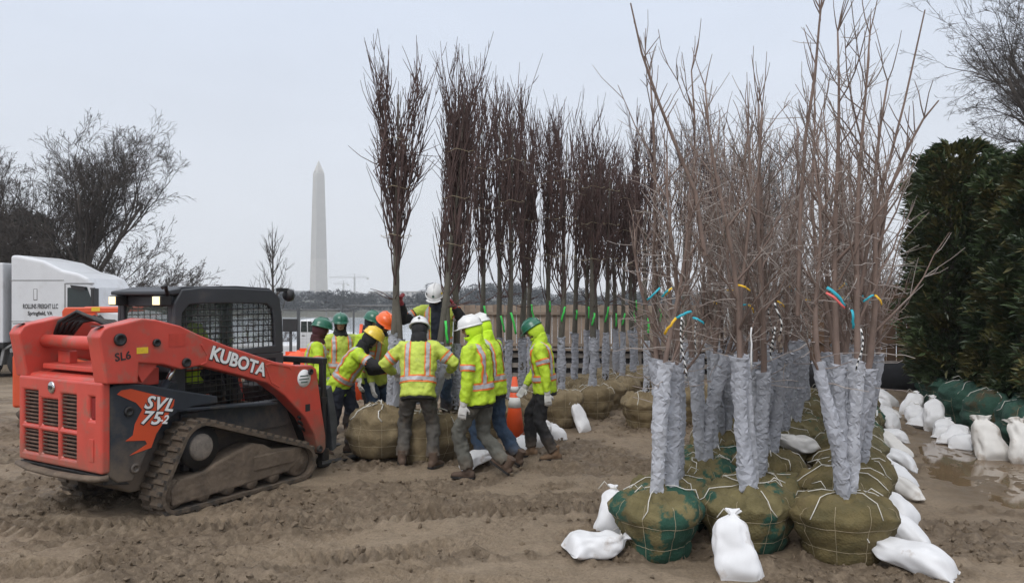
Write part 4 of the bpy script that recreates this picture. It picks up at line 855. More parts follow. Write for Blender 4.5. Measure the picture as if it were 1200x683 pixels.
tag(ld, 'muddy red and black tracked skid loader with KUBOTA on its lift arm and pallet forks', 'loader')
def LV(u, v, w_): return (u, -v, w_)
# chassis tub and hood
q = MB(); q.prism([(-.42, .36), (-.48, .46), (-.48, 1.22), (.30, 1.22), (.34, .80), (1.70, .74), (1.86, .40), (1.80, .24), (-.2, .24)], -.50, .50); q.build('chassis', M_NAVY, ld, .02)
q = MB(); q.prism([(-.47, 1.24), (-.45, 1.315), (-.25, 1.36), (.05, 1.38), (.05, 1.22), (-.47, 1.22)], -.56, .56); q.build('hood', M_RED, ld, .012)
q = MB(); q.prism([(-.34, 1.345), (-.30, 1.40), (-.03, 1.43), (.0, 1.36)], -.30, .30); q.build('hood_vent', M_RED, ld, .01)
# engine door with six grille openings (grid in v,w)
vsx = [-.68, -.60, -.345, -.29, -.015, .04, .285, .49, .575, .68]; wsz = [.50, .585, .80, .85, .965, 1.10, 1.165, 1.20, 1.30]
holes = {}
def panel_holes(u0, u1, vs_, ws_, solid):
    mb = MB(); nv, nw = len(vs_)-1, len(ws_)-1
    for i in range(nv):
        for j in range(nw):
            if not solid(i, j): continue
            a, b_, c, d = vs_[i], vs_[i+1], ws_[j], ws_[j+1]
            P4 = lambda u: [LV(u, a, c), LV(u, b_, c), LV(u, b_, d), LV(u, a, d)]
            mb.add(P4(u0), [(0, 1, 2, 3)]); mb.add(P4(u1), [(3, 2, 1, 0)])
            for (di, dj, e0, e1) in ((-1, 0, (a, c), (a, d)), (1, 0, (b_, c), (b_, d)), (0, -1, (a, c), (b_, c)), (0, 1, (a, d), (b_, d))):
                ni, nj = i+di, j+dj
                if 0 <= ni < nv and 0 <= nj < nw and solid(ni, nj): continue
                mb.add([LV(u0, *e0), LV(u0, *e1), LV(u1, *e1), LV(u1, *e0)], [(0, 1, 2, 3)])
    return mb
def dsolid(i, j):
    if i in (1, 5) and (j in (1,) or j in (3, 4, 5)): return False
    if i == 3 and (j == 1 or j in (3, 4)): return False
    if i == 7 and j in (4, 5): return False
    return True
pm_ = panel_holes(-.585, -.50, vsx, wsz, dsolid)
me = pm_.mesh('engine_door', M_RED); bm = bmesh.new(); bm.from_mesh(me); bmesh.ops.remove_doubles(bm, verts=bm.verts, dist=.0005); bmesh.ops.dissolve_limit(bm, angle_limit=.02, verts=bm.verts, edges=bm.edges); bmesh.ops.recalc_face_normals(bm, faces=bm.faces); bm.to_mesh(me); bm.free()
door = link('engine_door', me, None, ld); bv = door.modifiers.new('bevel', 'BEVEL'); bv.width = .024; bv.segments = 3; bv.limit_method = 'ANGLE'
q = MB(); q.prism([(-.56, 1.285), (-.53, 1.325), (-.44, 1.335), (-.44, 1.285)], -.675, .675); q.build('door_top', M_RED, ld, .015)
for i, a, b_ in ((1, vsx[1], vsx[2]), (3, vsx[3], vsx[4]), (5, vsx[5], vsx[6])):
    for c, d in ((wsz[1], wsz[2]), (wsz[3], wsz[6] if i != 3 else wsz[5])):
        q = MB(); n = int((d-c)/.034)
        for k in range(n): z = c+(d-c)*(k+.5)/n; q.tube([LV(-.556, a, z), LV(-.556, b_, z)], .011, 6)
        q.build('grille_slats', M_GRILL, door)
q = MB(); q.box(-.525, -.503, -.65, .65, .53, 1.27); q.build('grille_backing', M_BLK, ld)
q = MB(); q.box(-.565, -.545, -vsx[8]+.006, -vsx[7]-.006, wsz[4]+.008, wsz[6]-.008); q.build('tail_light', M_TAIL, door)
q = MB(); q.box(-.593, -.584, -.57, -.50, .60, .80); q.build('door_pull', M_RED, door, .004)
q = MB(); q.lathe([(.001, 0), (.052, 0), (.058, -.012), (.045, -.02), (.001, -.02)], 20, axis='x', c=LV(-.58, -.10, 1.215)); q.build('badge', M_CHR, door)
q = MB(); q.box(-.604, -.599, .075, .125, 1.20, 1.23); q.build('badge_mark', M_OUT, door)
# bumper, curved, with rounded ends
q = MB(); q.tube([LV(-.42, -.76, .45), LV(-.56, -.70, .455), LV(-.63, -.4, .455), LV(-.64, 0, .45), LV(-.63, .4, .455), LV(-.585, .64, .46), LV(-.52, .68, .465)], [(.028, .05)]*7, 10, ref=(0, 0, 1)); q.build('bumper', M_MUDF, ld)
q = MB(); q.prism([(-.55, .40), (-.585, .49), (-.46, .50), (-.30, .36)], -.66, .66); q.build('belly_plate', M_BLK, ld, .01)
# side panels with decal
PN = [(-.52, 1.25), (-.42, 1.275), (-.16, 1.245), (.13, 1.17), (.62, 1.05), (.62, .98), (.34, .98), (.18, .95), (.04, .88), (-.10, .70), (-.20, .52), (-.29, .385), (-.43, .40), (-.52, .475)]
DC = [(-.44, 1.185), (-.40, 1.215), (-.31, 1.22), (.13, 1.075), (.12, 1.02), (.02, .88), (-.06, .78), (-.11, .66), (-.32, .625), (-.15, .70), (-.17, .735), (-.36, .76), (-.29, .80), (-.27, .90), (-.20, 1.02), (-.26, 1.09)]
for sgn in (1, -1):
    y0, y1 = (-.67, -.50) if sgn == 1 else (.50, .67)
    q = MB(); q.prism(PN, y0, y1); pn = q.build('side_panel', M_NAVY, ld, .014)
    q = MB(); yd = -.6715 if sgn == 1 else .6715; q.prism(DC, yd, yd-sgn*.003); q.build('decal', M_ORG, pn)
    for (u, z) in ((-.33, 1.02), (-.27, .50)):
        q = MB(); q.lathe([(.001, 0), (.045, 0), (.045, -.02*sgn), (.022, -.02*sgn), (.02, -.006*sgn), (.001, -.006*sgn)], 16, axis='y', c=(u, yd, z)); q.build('bolt', M_BLK if z > .9 else M_NAVY, pn)
def ltext(txt, size, m, u, v, w_, rot, parent, shear=0, off=.0, sp=1.0, name='lettering', sxs=1.0):
    me = text_mesh(txt, size, m, .0015, off, shear, sp); o = link(name, me, None, parent)
    o.matrix_local = Matrix.Translation(LV(u, v, w_)) @ Matrix.Rotation(R(-rot), 4, 'Y') @ Matrix.Rotation(R(90), 4, 'X') @ Matrix.Diagonal((sxs, 1, 1, 1)); return o
ltext('SVL', .165, M_OUT, -.03, .676, 1.045, -13, ld, .25, .012, 1.1, sxs=1.1); ltext('SVL', .165, M_WHT, -.035, .6795, 1.05, -13, ld, .25, .004, 1.1, sxs=1.1)
ltext('75', .165, M_OUT, -.115, .676, .925, -11, ld, .25, .012, 1.1, sxs=1.15); ltext('75', .165, M_WHT, -.12, .6795, .93, -11, ld, .25, .004, 1.1, sxs=1.15); ltext('-2', .11, M_WHT, .01, .6795, .90, -11, ld, .25, .003)
# lift arms: one tapered box section each side, tower behind, elbow in front
ARM = [(-0.645, 1.7), (-0.605, 1.765), (-0.545, 1.79), (-0.425, 1.81), (-0.245, 1.85), (-0.105, 1.835), (0.145, 1.77), (0.365, 1.67), (0.685, 1.55), (1.285, 1.35), (1.595, 1.285), (1.825, 1.27), (1.895, 1.22), (1.975, 0.76), (2.04, 0.44), (2.04, 0.3), (1.995, 0.25), (1.935, 0.26), (1.91, 0.32), (1.865, 0.48), (1.735, 0.68), (1.425, 0.97), (1.185, 1.13), (0.805, 1.25), (0.365, 1.38), (0.155, 1.36), (-0.035, 1.42), (-0.275, 1.45), (-0.285, 1.27), (-0.575, 1.29), (-0.625, 1.6)]
for sgn in (1, -1):
    y0, y1 = (-.745, -.55) if sgn == 1 else (.55, .745); ys = -.745 if sgn == 1 else .745; e = -sgn
    q = MB(); q.prism(ARM, y0, y1); arm = q.build('lift_arm', M_RED, ld, .016, 3)
    q = MB()
    for (u, z, r_) in ((-.46, 1.67, .055), (-.11, 1.625, .036), (.20, 1.42, .045), (1.79, 1.20, .035), (1.93, .31, .04)):
        q = MB(); q.lathe([(.001, 0), (r_, 0), (r_, .022*e), (r_*.6, .026*e), (r_*.55, .008*e), (.001, .008*e)], 18, axis='y', c=(u, ys, z)); q.build('pivot_pin', M_BLK, arm)
    for prof in ([(.36, 1.58), (.385, 1.585), (.45, 1.47), (.44, 1.40), (.36, 1.38), (.36, 1.395), (.42, 1.41), (.43, 1.47)], [(1.15, 1.33), (1.22, 1.345), (1.5, 1.29), (1.52, 1.26), (1.50, 1.245), (1.48, 1.27), (1.23, 1.325), (1.165, 1.31)], [(1.15, 1.31), (1.17, 1.31), (1.25, 1.14), (1.35, 1.08), (1.34, 1.065), (1.23, 1.125)]):
        q = MB(); q.prism(prof, ys+e*.008, ys-e*.005); q.build('raised_rib', M_RED, arm, .004)
    q = MB(); q.box(.02, .19, min(ys+e*.005, ys-e*.01), max(ys+e*.005, ys-e*.01), 1.58, 1.70); q.build('patch_plate', mat('fresher red patch', (.50, .055, .035), .45) if 'fresher red patch' not in MATS else MATS['fresher red patch'], arm)
    q = MB(); q.box(1.72, 1.79, min(ys+e*.003, ys-e*.01), max(ys+e*.003, ys-e*.01), .76, .84); q.build('slot', M_OUT, arm)
    q = MB(); q.box(-.30, -.19, min(ys+e*.003, ys-e*.01), max(ys+e*.003, ys-e*.01), 1.535, 1.59); q.build('warning_label', M_YEL, arm)
    q = MB(); q.prism([(-.32, 1.46), (-.05, 1.44), (-.22, 1.27)], min(ys-e*.04, ys-e*.08), max(ys-e*.04, ys-e*.08)); q.build('gusset', M_RED, arm)
    # tower back plate socket on top
    q = MB(); q.lathe([(.001, 0), (.05, 0), (.05, .006), (.001, .006)], 16, c=(-.60, ys-e*.1, 1.787)); q.build('tower_cap', M_BLK, arm)
    # lift cylinder
    yc = ys-e*.14
    q = MB(); q.tube([(-.12, yc, .96), (.10, yc, 1.24)], .045, 12); q.build('lift_cylinder', M_NAVY, ld)
    q = MB(); q.tube([(.09, yc, 1.225), (.20, yc, 1.41)], .024, 12); q.build('cylinder_rod', M_CHR, ld)
    q = MB(); q.tube([(1.86, yc, .95), (2.02, yc, .42)], .038, 12); q.build('tilt_cylinder', M_BLK, ld)
    q = MB(); q.prism([(.12, .955), (.15, .985), (1.40, .90), (1.40, .87)], min(-.52*sgn, -.67*sgn), max(-.52*sgn, -.67*sgn)); q.build('track_fender', M_NAVY, ld, .008)
    q = MB(); q.box(.3, 1.66, min(-.47*sgn, -.53*sgn), max(-.47*sgn, -.53*sgn), .60, .90); q.build('side_sill', M_NAVY, ld, .008)
ltext('KUBOTA', .182, M_OUT, .815, .7475, 1.375, -19.0, ld, 0, .014, 1.0, sxs=.98); ltext('KUBOTA', .182, M_WHT, .81, .751, 1.38, -19.0, ld, 0, .006, 1.0, sxs=.98)
ltext('SL6', .10, M_OUT, -.43, .7475, 1.52, 6, ld, 0, .002, 1.05)
q = MB(); q.lathe([(.001, 0), (.098, 0), (.098, -.004), (.001, -.004)], 28, axis='y', c=LV(1.70, .7455, 1.135)); stk = q.build('round_sticker', M_WHT, ld)
for k, (t, s_) in enumerate((('SUNSTATE', .034), ('EQUIPMENT', .02), ('800-555-0100', .02))): pass
M_TXT = mat('dark green print', (.05, .10, .08), .6)
for k in range(3): q = MB(); q.box(1.70-(.06, .075, .05)[k], 1.70+(.06, .075, .05)[k], -.7508, -.7495, 1.155-k*.035, 1.168-k*.035); q.build('print_line', M_TXT, stk)
# cross tube and hoses
q = MB(); q.tube([LV(-.40, -.62, 1.62), LV(-.40, .62, 1.62)], .062, 16); q.build('cross_tube', M_RED, ld)
q = MB(); q.box(-.46, -.2, -.5, .5, 1.36, 1.41); q.box(-.36, -.28, .22, .42, 1.41, 1.53); q.box(-.30, -.05, -.58, -.30, 1.40, 1.50); q.build('crossmember', M_RED, ld, .01)
for k in range(5):
    o_ = k*.035; q = MB(); q.tube([LV(-.32+o_, -.58, 1.62), LV(-.30+o_, -.50+o_, 1.80), LV(-.22+o_, -.34, 1.90-o_*.6), LV(-.10+o_, -.15, 1.80), LV(.02+o_, .05, 1.66), LV(.10, .2+o_, 1.50), LV(.16, .28, 1.38)], .020, 8); q.build('hose', M_BLK, ld)
for k in range(3):
    q = MB(); q.tube([LV(1.70, .66, .70-k*.05), LV(1.85, .60, .62-k*.05), LV(2.0, .58, .56-k*.02)], .016, 8); q.build('hose', M_BLK, ld)
# cab
CV = .47
UP_O = [(.27, 1.42), (.27, 1.70), (.275, 1.98), (.36, 2.115), (.60, 2.14), (1.05, 2.135), (1.48, 2.12), (1.60, 2.03), (1.64, 1.80), (1.655, 1.42), (1.2, 1.42), (.7, 1.42)]
UP_I = [(.35, 1.49), (.35, 1.66), (.36, 1.88), (.44, 1.965), (.60, 1.975), (1.05, 1.975), (1.42, 1.965), (1.50, 1.90), (1.52, 1.75), (1.53, 1.50), (1.2, 1.49), (.7, 1.49)]
LO_O = [(.27, .80), (.27, 1.418), (1.655, 1.418), (1.67, .80)]; LO_I = [(.40, .90), (.40, 1.36), (1.54, 1.36), (1.56, .90)]
cabm = MB()
for sgn in (1, -1):
    y0, y1 = (-CV, -CV+.05) if sgn == 1 else (CV-.05, CV)
    q = MB(); q.ring(UP_O, UP_I, y0, y1); q.ring(LO_O, LO_I, y0, y1); q.build('cab_side', M_CAB, ld, .012)
    ym = (y0+y1)/2; q = MB()
    for k in range(1, 17): u = .35+1.18*k/17; q.tube([(u, ym, 1.49), (u, ym, 1.97)], .006, 4); q.tube([(u, ym, .90), (u, ym, 1.36)], .006, 4)
    for k in range(1, 8): z = 1.49+.485*k/8; q.tube([(.35, ym-.006, z), (1.53, ym-.006, z)], .006, 4)
    for k in range(1, 8): z = .90+.46*k/8; q.tube([(.40, ym-.006, z), (1.55, ym-.006, z)], .006, 4)
    q.build('window_guard', M_BLK, ld)
    q = MB(); yg = y1 if sgn == 1 else y0; q.box(.34, 1.54, yg-.003*sgn-.002, yg-.003*sgn+.002, 1.48, 1.985); q.build('window_pane', M_GLS, ld)
q = MB(); q.prism([(.20, 2.06), (.24, 2.105), (.40, 2.145), (1.05, 2.16), (1.50, 2.14), (1.62, 2.06), (1.58, 2.05), (1.48, 2.10), (.40, 2.09), (.28, 2.05)], -CV+.052, CV-.052); q.build('cab_roof', M_CAB, ld, .01)
q = MB(); q.prism([(.18, 2.06), (.18, 2.10), (.36, 2.13), (.36, 2.07)], -.46, .44); q.build('roof_visor', M_CAB, ld, .012)
q = MB(); o_ = [(-.42, 1.40), (-.42, 2.04), (.42, 2.04), (.42, 1.40)]
for a, b_, c, d in ((-.42, -.36, 1.30, 2.05), (.36, .42, 1.30, 2.05), (-.36, .36, 1.95, 2.05), (-.36, .36, 1.30, 1.50)): q.box(.275, .315, a, b_, c, d)
q.build('back_frame', M_CAB, ld, .008); q = MB(); q.box(.293, .298, -.37, .37, 1.49, 1.96); q.build('back_pane', M_GLS, ld)
q = MB()
for a, b_, c, d in ((-.42, -.37, .80, 2.05), (.37, .42, .80, 2.05), (-.37, .37, 1.97, 2.05)): q.box(1.58, 1.63, a, b_, c, d)
q.build('door_frame', M_CAB, ld, .008)
for v in (-.34, .38):
    q = MB(); q.box(.14, .26, -v-.065, -v+.065, 1.955, 2.055); hs = q.build('lamp_housing', M_BLK, ld, .01); q = MB(); q.box(.132, .142, -v-.055, -v+.055, 1.965, 2.045); q.build('lamp_lens', M_LAMP, hs, .008)
q = MB(); q.lathe([(.001, 0), (.055, 0), (.07, .03), (.07, .07), (.001, .075)], 16, axis='x', c=LV(1.66, .50, 2.06)); q.box(1.55, 1.68, -.52, -.47, 2.10, 2.14); q.build('work_lamp', M_BLK, ld)
q = MB(); q.tube([LV(.22, .44, 2.06), LV(.14, .52, 2.15), LV(.10, .53, 2.13)], .018, 8); q.build('roof_bracket', M_BLK, ld)
q = MB(); q.box(.50, .95, -.25, .25, 1.02, 1.14); q.prism([(.42, 1.10), (.52, 1.10), (.47, 1.72), (.40, 1.70)], -.24, .24); q.build('seat', M_SEAT, ld, .03)
q = MB(); q.box(.35, 1.6, -.40, .40, .78, .80); q.tube([LV(1.05, .30, .8), LV(1.05, .30, 1.3)], .02, 8); q.tube([LV(1.05, -.30, .8), LV(1.05, -.30, 1.3)], .02, 8); q.build('cab_floor', M_BLK, ld)
# tracks
def track_loop(off=0.0):
    wh = [(.06, .205, .205+off), (1.60, .225, .225+off), (.34, .60, .275+off)]            # tail wheel, front idler, sprocket
    pts = []
    def tangent(c0, c1):                                                                  # outer tangent, counter-clockwise loop seen from the right
        (x0, z0, r0), (x1, z1, r1) = c0, c1; dx, dz = x1-x0, z1-z0; D = math.hypot(dx, dz); a = math.atan2(dz, dx); b_ = math.acos((r0-r1)/D)
        th = a-b_; return (x0+r0*math.cos(th), z0+r0*math.sin(th)), (x1+r1*math.cos(th), z1+r1*math.sin(th)), th
    order = [wh[0], wh[1], wh[2]]; T_ = [tangent(order[i], order[(i+1) % 3]) for i in range(3)]
    for i in range(3):
        p, q_, th = T_[i]; n = max(2, int(math.hypot(q_[0]-p[0], q_[1]-p[1])/.06))
        for k in range(n): pts.append((p[0]+(q_[0]-p[0])*k/n, p[1]+(q_[1]-p[1])*k/n))
        th2 = T_[(i+1) % 3][2]; c = order[(i+1) % 3]; d = (th2-th) % (2*math.pi); n = max(3, int(d*c[2]/.05))
        for k in range(n): a = th+d*k/n; pts.append((c[0]+c[2]*math.cos(a), c[1]+c[2]*math.sin(a)))
    return pts
def resample(pts, n):
    P = np.array(pts+[pts[0]]); s = np.concatenate([[0], np.cumsum(np.linalg.norm(np.diff(P, axis=0), axis=1))]); t = np.linspace(0, s[-1], n, endpoint=False)
    return list(zip(np.interp(t, s, P[:, 0]), np.interp(t, s, P[:, 1])))
lug = MB(); lug.prism([(-.028, -.005), (.028, -.005), (.018, .030), (-.018, .030)], -.075, .075); lug_me = lug.mesh('lug', M_TRK)
for sgn in (1, -1):
    yo = -.678*sgn; tr = empty('track', (0, yo, 0)); tr.parent = ld
    outer = resample(track_loop(-.03), 96); inner = resample(track_loop(-.065), 96)
    q = MB(); q.ring(outer, inner, -.16, .16); bo = q.build('belt', M_TRK, tr)
    N_ = 44; pts = resample(track_loop(-.03), N_)
    for k in range(N_):
        x, z = pts[k]; x2, z2 = pts[(k+1) % N_]; x0, z0 = pts[k-1]; a = math.atan2(z2-z0, x2-x0)
        for j, (yy, sh) in enumerate(((-.08, 0), (.08, .5))):
            xx, zz = (x+(x2-x)*sh, z+(z2-z)*sh); o = link('lug', lug_me, None, tr, (xx, yy, zz)); o.rotation_euler = (0, -a+math.pi, 0)
    q = MB(); q.prism([(.02, .10), (1.42, .155), (1.60, .25), (1.62, .40), (1.20, .44), (1.10, .50), (.95, .54), (.72, .48), (.5, .42), (.36, .36), (.10, .34), (.0, .25)], -.125, .125); q.build('track_frame', M_MUDF, tr, .02)
    q = MB(); q.box(.95, 1.50, -.14, .14, .25, .40); q.build('frame_beam', M_MUDF, tr, .012)
    q = MB(); q.cyl((.34, -.10, .60), (.34, .10, .60), .205, 20); 
    for k in range(12): a = k/12*6.283; q.box(.34+math.cos(a)*.215-.03, .34+math.cos(a)*.215+.03, -.03, .03, .60+math.sin(a)*.215-.03, .60+math.sin(a)*.215+.03)
    q.build('sprocket', M_BLK, tr); q = MB(); q.lathe([(.001, 0), (.10, 0), (.13, .02*sgn), (.135, .28*sgn), (.001, .28*sgn)], 20, axis='y', c=(.34, -.135*sgn, .60)); q.build('hub', M_HUBM, tr, .01)
    for (u, z, r_) in ((.06, .205, .135), (1.60, .225, .155)): q = MB(); q.lathe([(.001, -.11), (r_*.5, -.11), (r_*.6, -.09), (r_*.85, -.09), (r_, -.08), (r_, .08), (r_*.85, .09), (r_*.6, .09), (r_*.5, .11), (.001, .11)], 22, axis='y', c=(u, 0, z)); q.build('idler_wheel', M_MUDF, tr)
    for k in range(4): q = MB(); q.cyl((.36+k*.29, -.12, .135), (.36+k*.29, .12, .135), .065, 14); q.build('roller', M_MUDF, tr)
# fork carriage, dark frame with bars, and two tines
fk = empty('fork_attachment'); fk.parent = ld
q = MB()
for y in (-.64, -.22, .22, .64): q.box(2.06, 2.12, y-.035, y+.035, .16, 1.28)
q.box(2.05, 2.13, -.68, .68, 1.26, 1.33); q.box(2.05, 2.13, -.68, .68, .80, .88); q.box(2.04, 2.14, -.70, .70, .14, .28); q.build('carriage', M_BLK, fk, .01)
q = MB(); q.prism([(1.98, .28), (2.05, .28), (2.05, 1.0), (2.0, .95)], -.66, .66); q.build('quick_attach_plate', M_BLK, fk, .01)
for v in (-.30, .46):
    q = MB(); q.prism([(2.13, .04), (2.19, .02), (3.42, .02), (3.44, .035), (2.20, .055), (2.19, .95), (2.13, .95)], -v-.07, -v+.07); q.build('fork_tine', M_BLK, fk, .006)
q = MB(); q.prism([(2.14, .96), (2.22, 1.0), (2.32, .55), (2.30, .25), (2.24, .22), (2.20, .55)], -.66, -.52); q.build('side_guard', mat('scuffed grey steel', (.06, .065, .07), .5, .3, 5), fk, .01)

# ------------------------------------------------------------------ small orange loader glimpsed behind
cl = empty('orange_loader', (-6.62, 12.2, gz(-6.6, 12.2)), R(10))
M_OR2 = mat('orange-red machine paint', (.62, .085, .03), .4, .08, 3)
q = MB(); q.box(-1.0, .7, -.5, .5, .35, 1.15); q.build('body', M_OR2, cl, .04)
q = MB(); q.prism([(-.3, 1.1), (-.32, 1.80), (-.28, 1.86), (.62, 1.86), (.62, 1.78), (-.12, 1.77), (-.08, 1.62), (.02, 1.1)], -.46, -.34); q.build('lift_arm', M_OR2, cl, .015); q = MB(); q.prism([(-.3, 1.1), (-.32, 1.80), (-.28, 1.86), (.62, 1.86), (.62, 1.78), (-.12, 1.77), (-.08, 1.62), (.02, 1.1)], .34, .46); q.build('lift_arm', M_OR2, cl, .015)
q = MB(); q.box(.1, .22, -.462, -.33, 1.80, 1.862); q.build('warning_label', M_YEL, cl)
for k in range(2): q = MB(); q.tube([(-.1, -.48, 1.62), (.15, -.5, 1.72), (.35, -.48, 1.5), (.3, -.4, 1.2)], .03, 8); q.build('hose', M_BLK, cl, loc=(k*.08, 0, 0))
for y in (-.62, .62):
    q = MB(); q.tube([(-.8, y, .2), (-.55, y, .42), (.45, y, .42), (.72, y, .2), (.5, y, .08), (-.6, y, .08), (-.8, y, .2)], [(.09, .13)]*7, 8, ref=(0, 1, 0)); q.build('track', M_TRK, cl)
tag(cl, 'bright orange loader arm and body half hidden behind the red loader', 'loader')

# ------------------------------------------------------------------ white road tractor
M_TW = mat('white truck paint', (.60, .61, .63), .35, .04, 1.5, dirt=(.40, .38, .36), dscale=1.2, dlo=.55, dhi=.85, coat=.2); M_TG = mat('dark truck glass', (.02, .03, .03), .06, .1, 2); M_TB = mat('black truck trim', (.018, .018, .02), .55); M_TY = mat('black tyre', (.02, .02, .021), .85, .2, 8); M_GRY = mat('grey truck trim', (.22, .22, .22), .6); M_HUB = mat('pale wheel metal', (.35, .35, .36), .4, .2, 5, metal=.6)  # M_GRY: one even grey for seams, skirt, vent, wheel arch and trailer ribs
TY = 25.0; tg = gz(-15, 25.0); tk = empty('semi_truck', (at(12, 347, TY).x, TY, tg)); tag(tk, 'white semi truck tractor with tall sleeper and lettering on its side', 'truck')
z_ = lambda py: at(0, py, TY).z-tg; x_ = lambda px: (px-12)/FPX*TY
prof = [(0, .95), (0, z_(299)), (x_(20), z_(299)), (x_(50), z_(305)), (x_(72), z_(316)), (x_(90), z_(320)), (x_(103), z_(326)), (x_(110), z_(337)), (x_(116), z_(362)), (x_(150), z_(368)), (x_(176), z_(376)), (x_(182), .85), (x_(176), .55), (x_(120), .60)]
q = MB(); q.prism(prof, 0, 2.45); q.build('cab_body', M_TW, tk, .09, 3)
q = MB(); q.prism([(x_(79), z_(364)), (x_(79), z_(337)), (x_(102), z_(336)), (x_(107), z_(350)), (x_(109), z_(366))], -.012, .02); q.build('door_window', M_TG, tk, .01)
for a, b_, c, d in ((75.5, 77, 332, 405), (77, 110, 331.5, 333)): q = MB(); q.box(x_(a), x_(b_), -.008, .03, z_(d), z_(c)); q.build('door_seam', M_GRY, tk)
q = MB(); q.box(x_(12), x_(75), -.008, .03, z_(329), z_(328)); q.build('panel_seam', M_GRY, tk); q = MB(); q.box(x_(12), x_(75), -.008, .03, z_(376.6), z_(376)); q.build('panel_seam', M_GRY, tk)
q = MB(); q.box(x_(39), x_(44), -.012, .03, z_(352), z_(338)); o = q.build('sleeper_vent', M_GRY, tk, .02); q = MB(); q.box(x_(40), x_(43.3), -.015, .0, z_(351), z_(339)); q.build('vent_pane', M_TW, tk, .01)
q = MB(); q.box(x_(12), x_(110), -.03, .3, z_(413), z_(408)); q.build('side_skirt', M_GRY, tk, .01)
q = MB(); q.tube([(x_(30), .25, .75), (x_(88), .25, .75)], .30, 18); q.build('fuel_tank', M_HUB, tk)
q = MB(); q.prism([(x_(101), z_(336)), (x_(84), z_(334)), (x_(86), z_(338)), (x_(101), z_(340))], -.10, .0); q.build('visor', M_TB, tk)
q = MB(); q.box(x_(113), x_(117), -.35, -.05, z_(362), z_(338)); q.tube([(x_(106), 0, z_(338)), (x_(115), -.2, z_(338))], .03, 6); q.tube([(x_(106), 0, z_(362)), (x_(115), -.2, z_(360))], .03, 6); q.build('side_mirror', M_TB, tk, .02)
def wheel(root, x, y, r_, wd, name='wheel'):
    wv_ = empty(name, (x, y, r_)); wv_.parent = root; q = MB(); q.lathe([(r_*.55, -wd/2), (r_*.9, -wd/2), (r_, -wd*.35), (r_, wd*.35), (r_*.9, wd/2), (r_*.55, wd/2)], 28, axis='y'); q.build('tyre', M_TY, wv_)
    q = MB(); q.lathe([(.001, -wd*.34), (r_*.2, -wd*.36), (r_*.25, -wd*.2), (r_*.5, -wd*.16), (r_*.58, -wd*.46), (r_*.58, wd*.4), (.001, wd*.4)], 24, axis='y'); q.build('rim', M_HUB, wv_)
for x in (x_(160), x_(24), x_(-22)): wheel(tk, x, .22, .52, .3); wheel(tk, x, 2.2, .52, .3)
q = MB(); q.box(x_(-60), x_(150), .75, 1.0, .65, .95); q.box(x_(-60), x_(150), 1.45, 1.7, .65, .95); q.build('frame_rail', M_TB, tk)
q = MB(); q.prism([(x_(-2), .42), (x_(2), .95), (x_(14), 1.14), (x_(34), 1.14), (x_(46), .95), (x_(50), .42), (x_(47), .42), (x_(43), .92), (x_(33), 1.09), (x_(15), 1.09), (x_(5), .92), (x_(1), .42)], .02, .5); q.build('wheel_arch', M_GRY, tk)
for t, px, py, s_ in (('ROLLINS FREIGHT LLC', 47.5, 359.2, .215), ('Springfield, VA', 47, 367.2, .175)):
    me = text_mesh(t, s_, M_OUT, .002, .004); o = link('lettering', me, None, tk); wdt = max(v.co.x for v in me.vertices)-min(v.co.x for v in me.vertices); k = (x_(68)-x_(27) if 'R' == t[0] else x_(62)-x_(33))/wdt
    o.matrix_local = Matrix.Translation((x_(px), -.006, z_(py))) @ Matrix.Rotation(R(90), 4, 'X') @ Matrix.Diagonal((k, 1, 1, 1))
# its trailer
tl = empty('box_trailer', (at(9, 347, TY).x, TY-.05, tg)); tag(tl, 'grey-white box trailer coupled behind the white semi truck', 'trailer'); q = MB(); q.box(-9.0, -.12, 0, 2.55, 1.15, 3.75); q.build('box', M_TW, tl, .03)
q = MB()
for k in range(7): q.box(-9.0, -.25, -.03, .0, 1.30+k*.33, 1.36+k*.33)
q.build('side_rib', M_GRY, tl); q = MB(); q.box(-9.0, -.1, -.02, .2, .98, 1.148); q.build('side_rail', M_TB, tl)
for x in (-7.6, -6.4): wheel(tl, x, .25, .5, .3); wheel(tl, x, 2.3, .5, .3)
q = MB(); q.box(-2.2, -2.05, .3, .45, .0, 1.0); q.box(-2.2, -2.05, 2.1, 2.25, .0, 1.0); q.build('landing_leg', M_TB, tl)

# ------------------------------------------------------------------ white pickup
PY = 29.5; pg = gz(at(350, 347, PY).x, PY); pu = empty('pickup_truck', (at(350, 347, PY).x, PY, pg)); tag(pu, 'white pickup truck parked beyond the wire fence', 'pickup truck')
x_ = lambda px: (px-350)/FPX*PY; z_ = lambda py: at(0, py, PY).z-pg
q = MB(); q.prism([(-2.9, .55), (-2.9, 1.02), (x_(348), 1.04), (x_(351), z_(374.5)), (x_(365), z_(374.5)), (x_(375), z_(388)), (x_(405), z_(392)), (x_(411), z_(397)), (x_(412), .5), (x_(400), .42), (-2.8, .42)], 0, 1.9); q.build('body', M_TW, pu, .06)
q = MB(); q.prism([(x_(352.5), z_(389)), (x_(353), z_(376.5)), (x_(359.5), z_(376.5)), (x_(360), z_(389))], -.01, .02); q.build('side_window', M_TG, pu); q = MB(); q.prism([(x_(361), z_(389)), (x_(360.7), z_(376.5)), (x_(364.5), z_(376.5)), (x_(371.5), z_(389))], -.01, .02); q.build('side_window', M_TG, pu)
q = MB(); q.box(x_(370), x_(373), -.22, .0, z_(391), z_(386)); q.build('side_mirror', M_TB, pu, .02); q = MB(); q.box(x_(354), x_(357), -.02, .0, z_(393.5), z_(392.7)); q.build('handle', M_TB, pu)
for x in (x_(395), -1.7): wheel(pu, x, .12, .39, .24); wheel(pu, x, 1.8, .39, .24)
q = MB(); q.box(x_(410), x_(412.5), .1, .45, z_(398), z_(394)); q.build('headlight', M_CHR, pu)
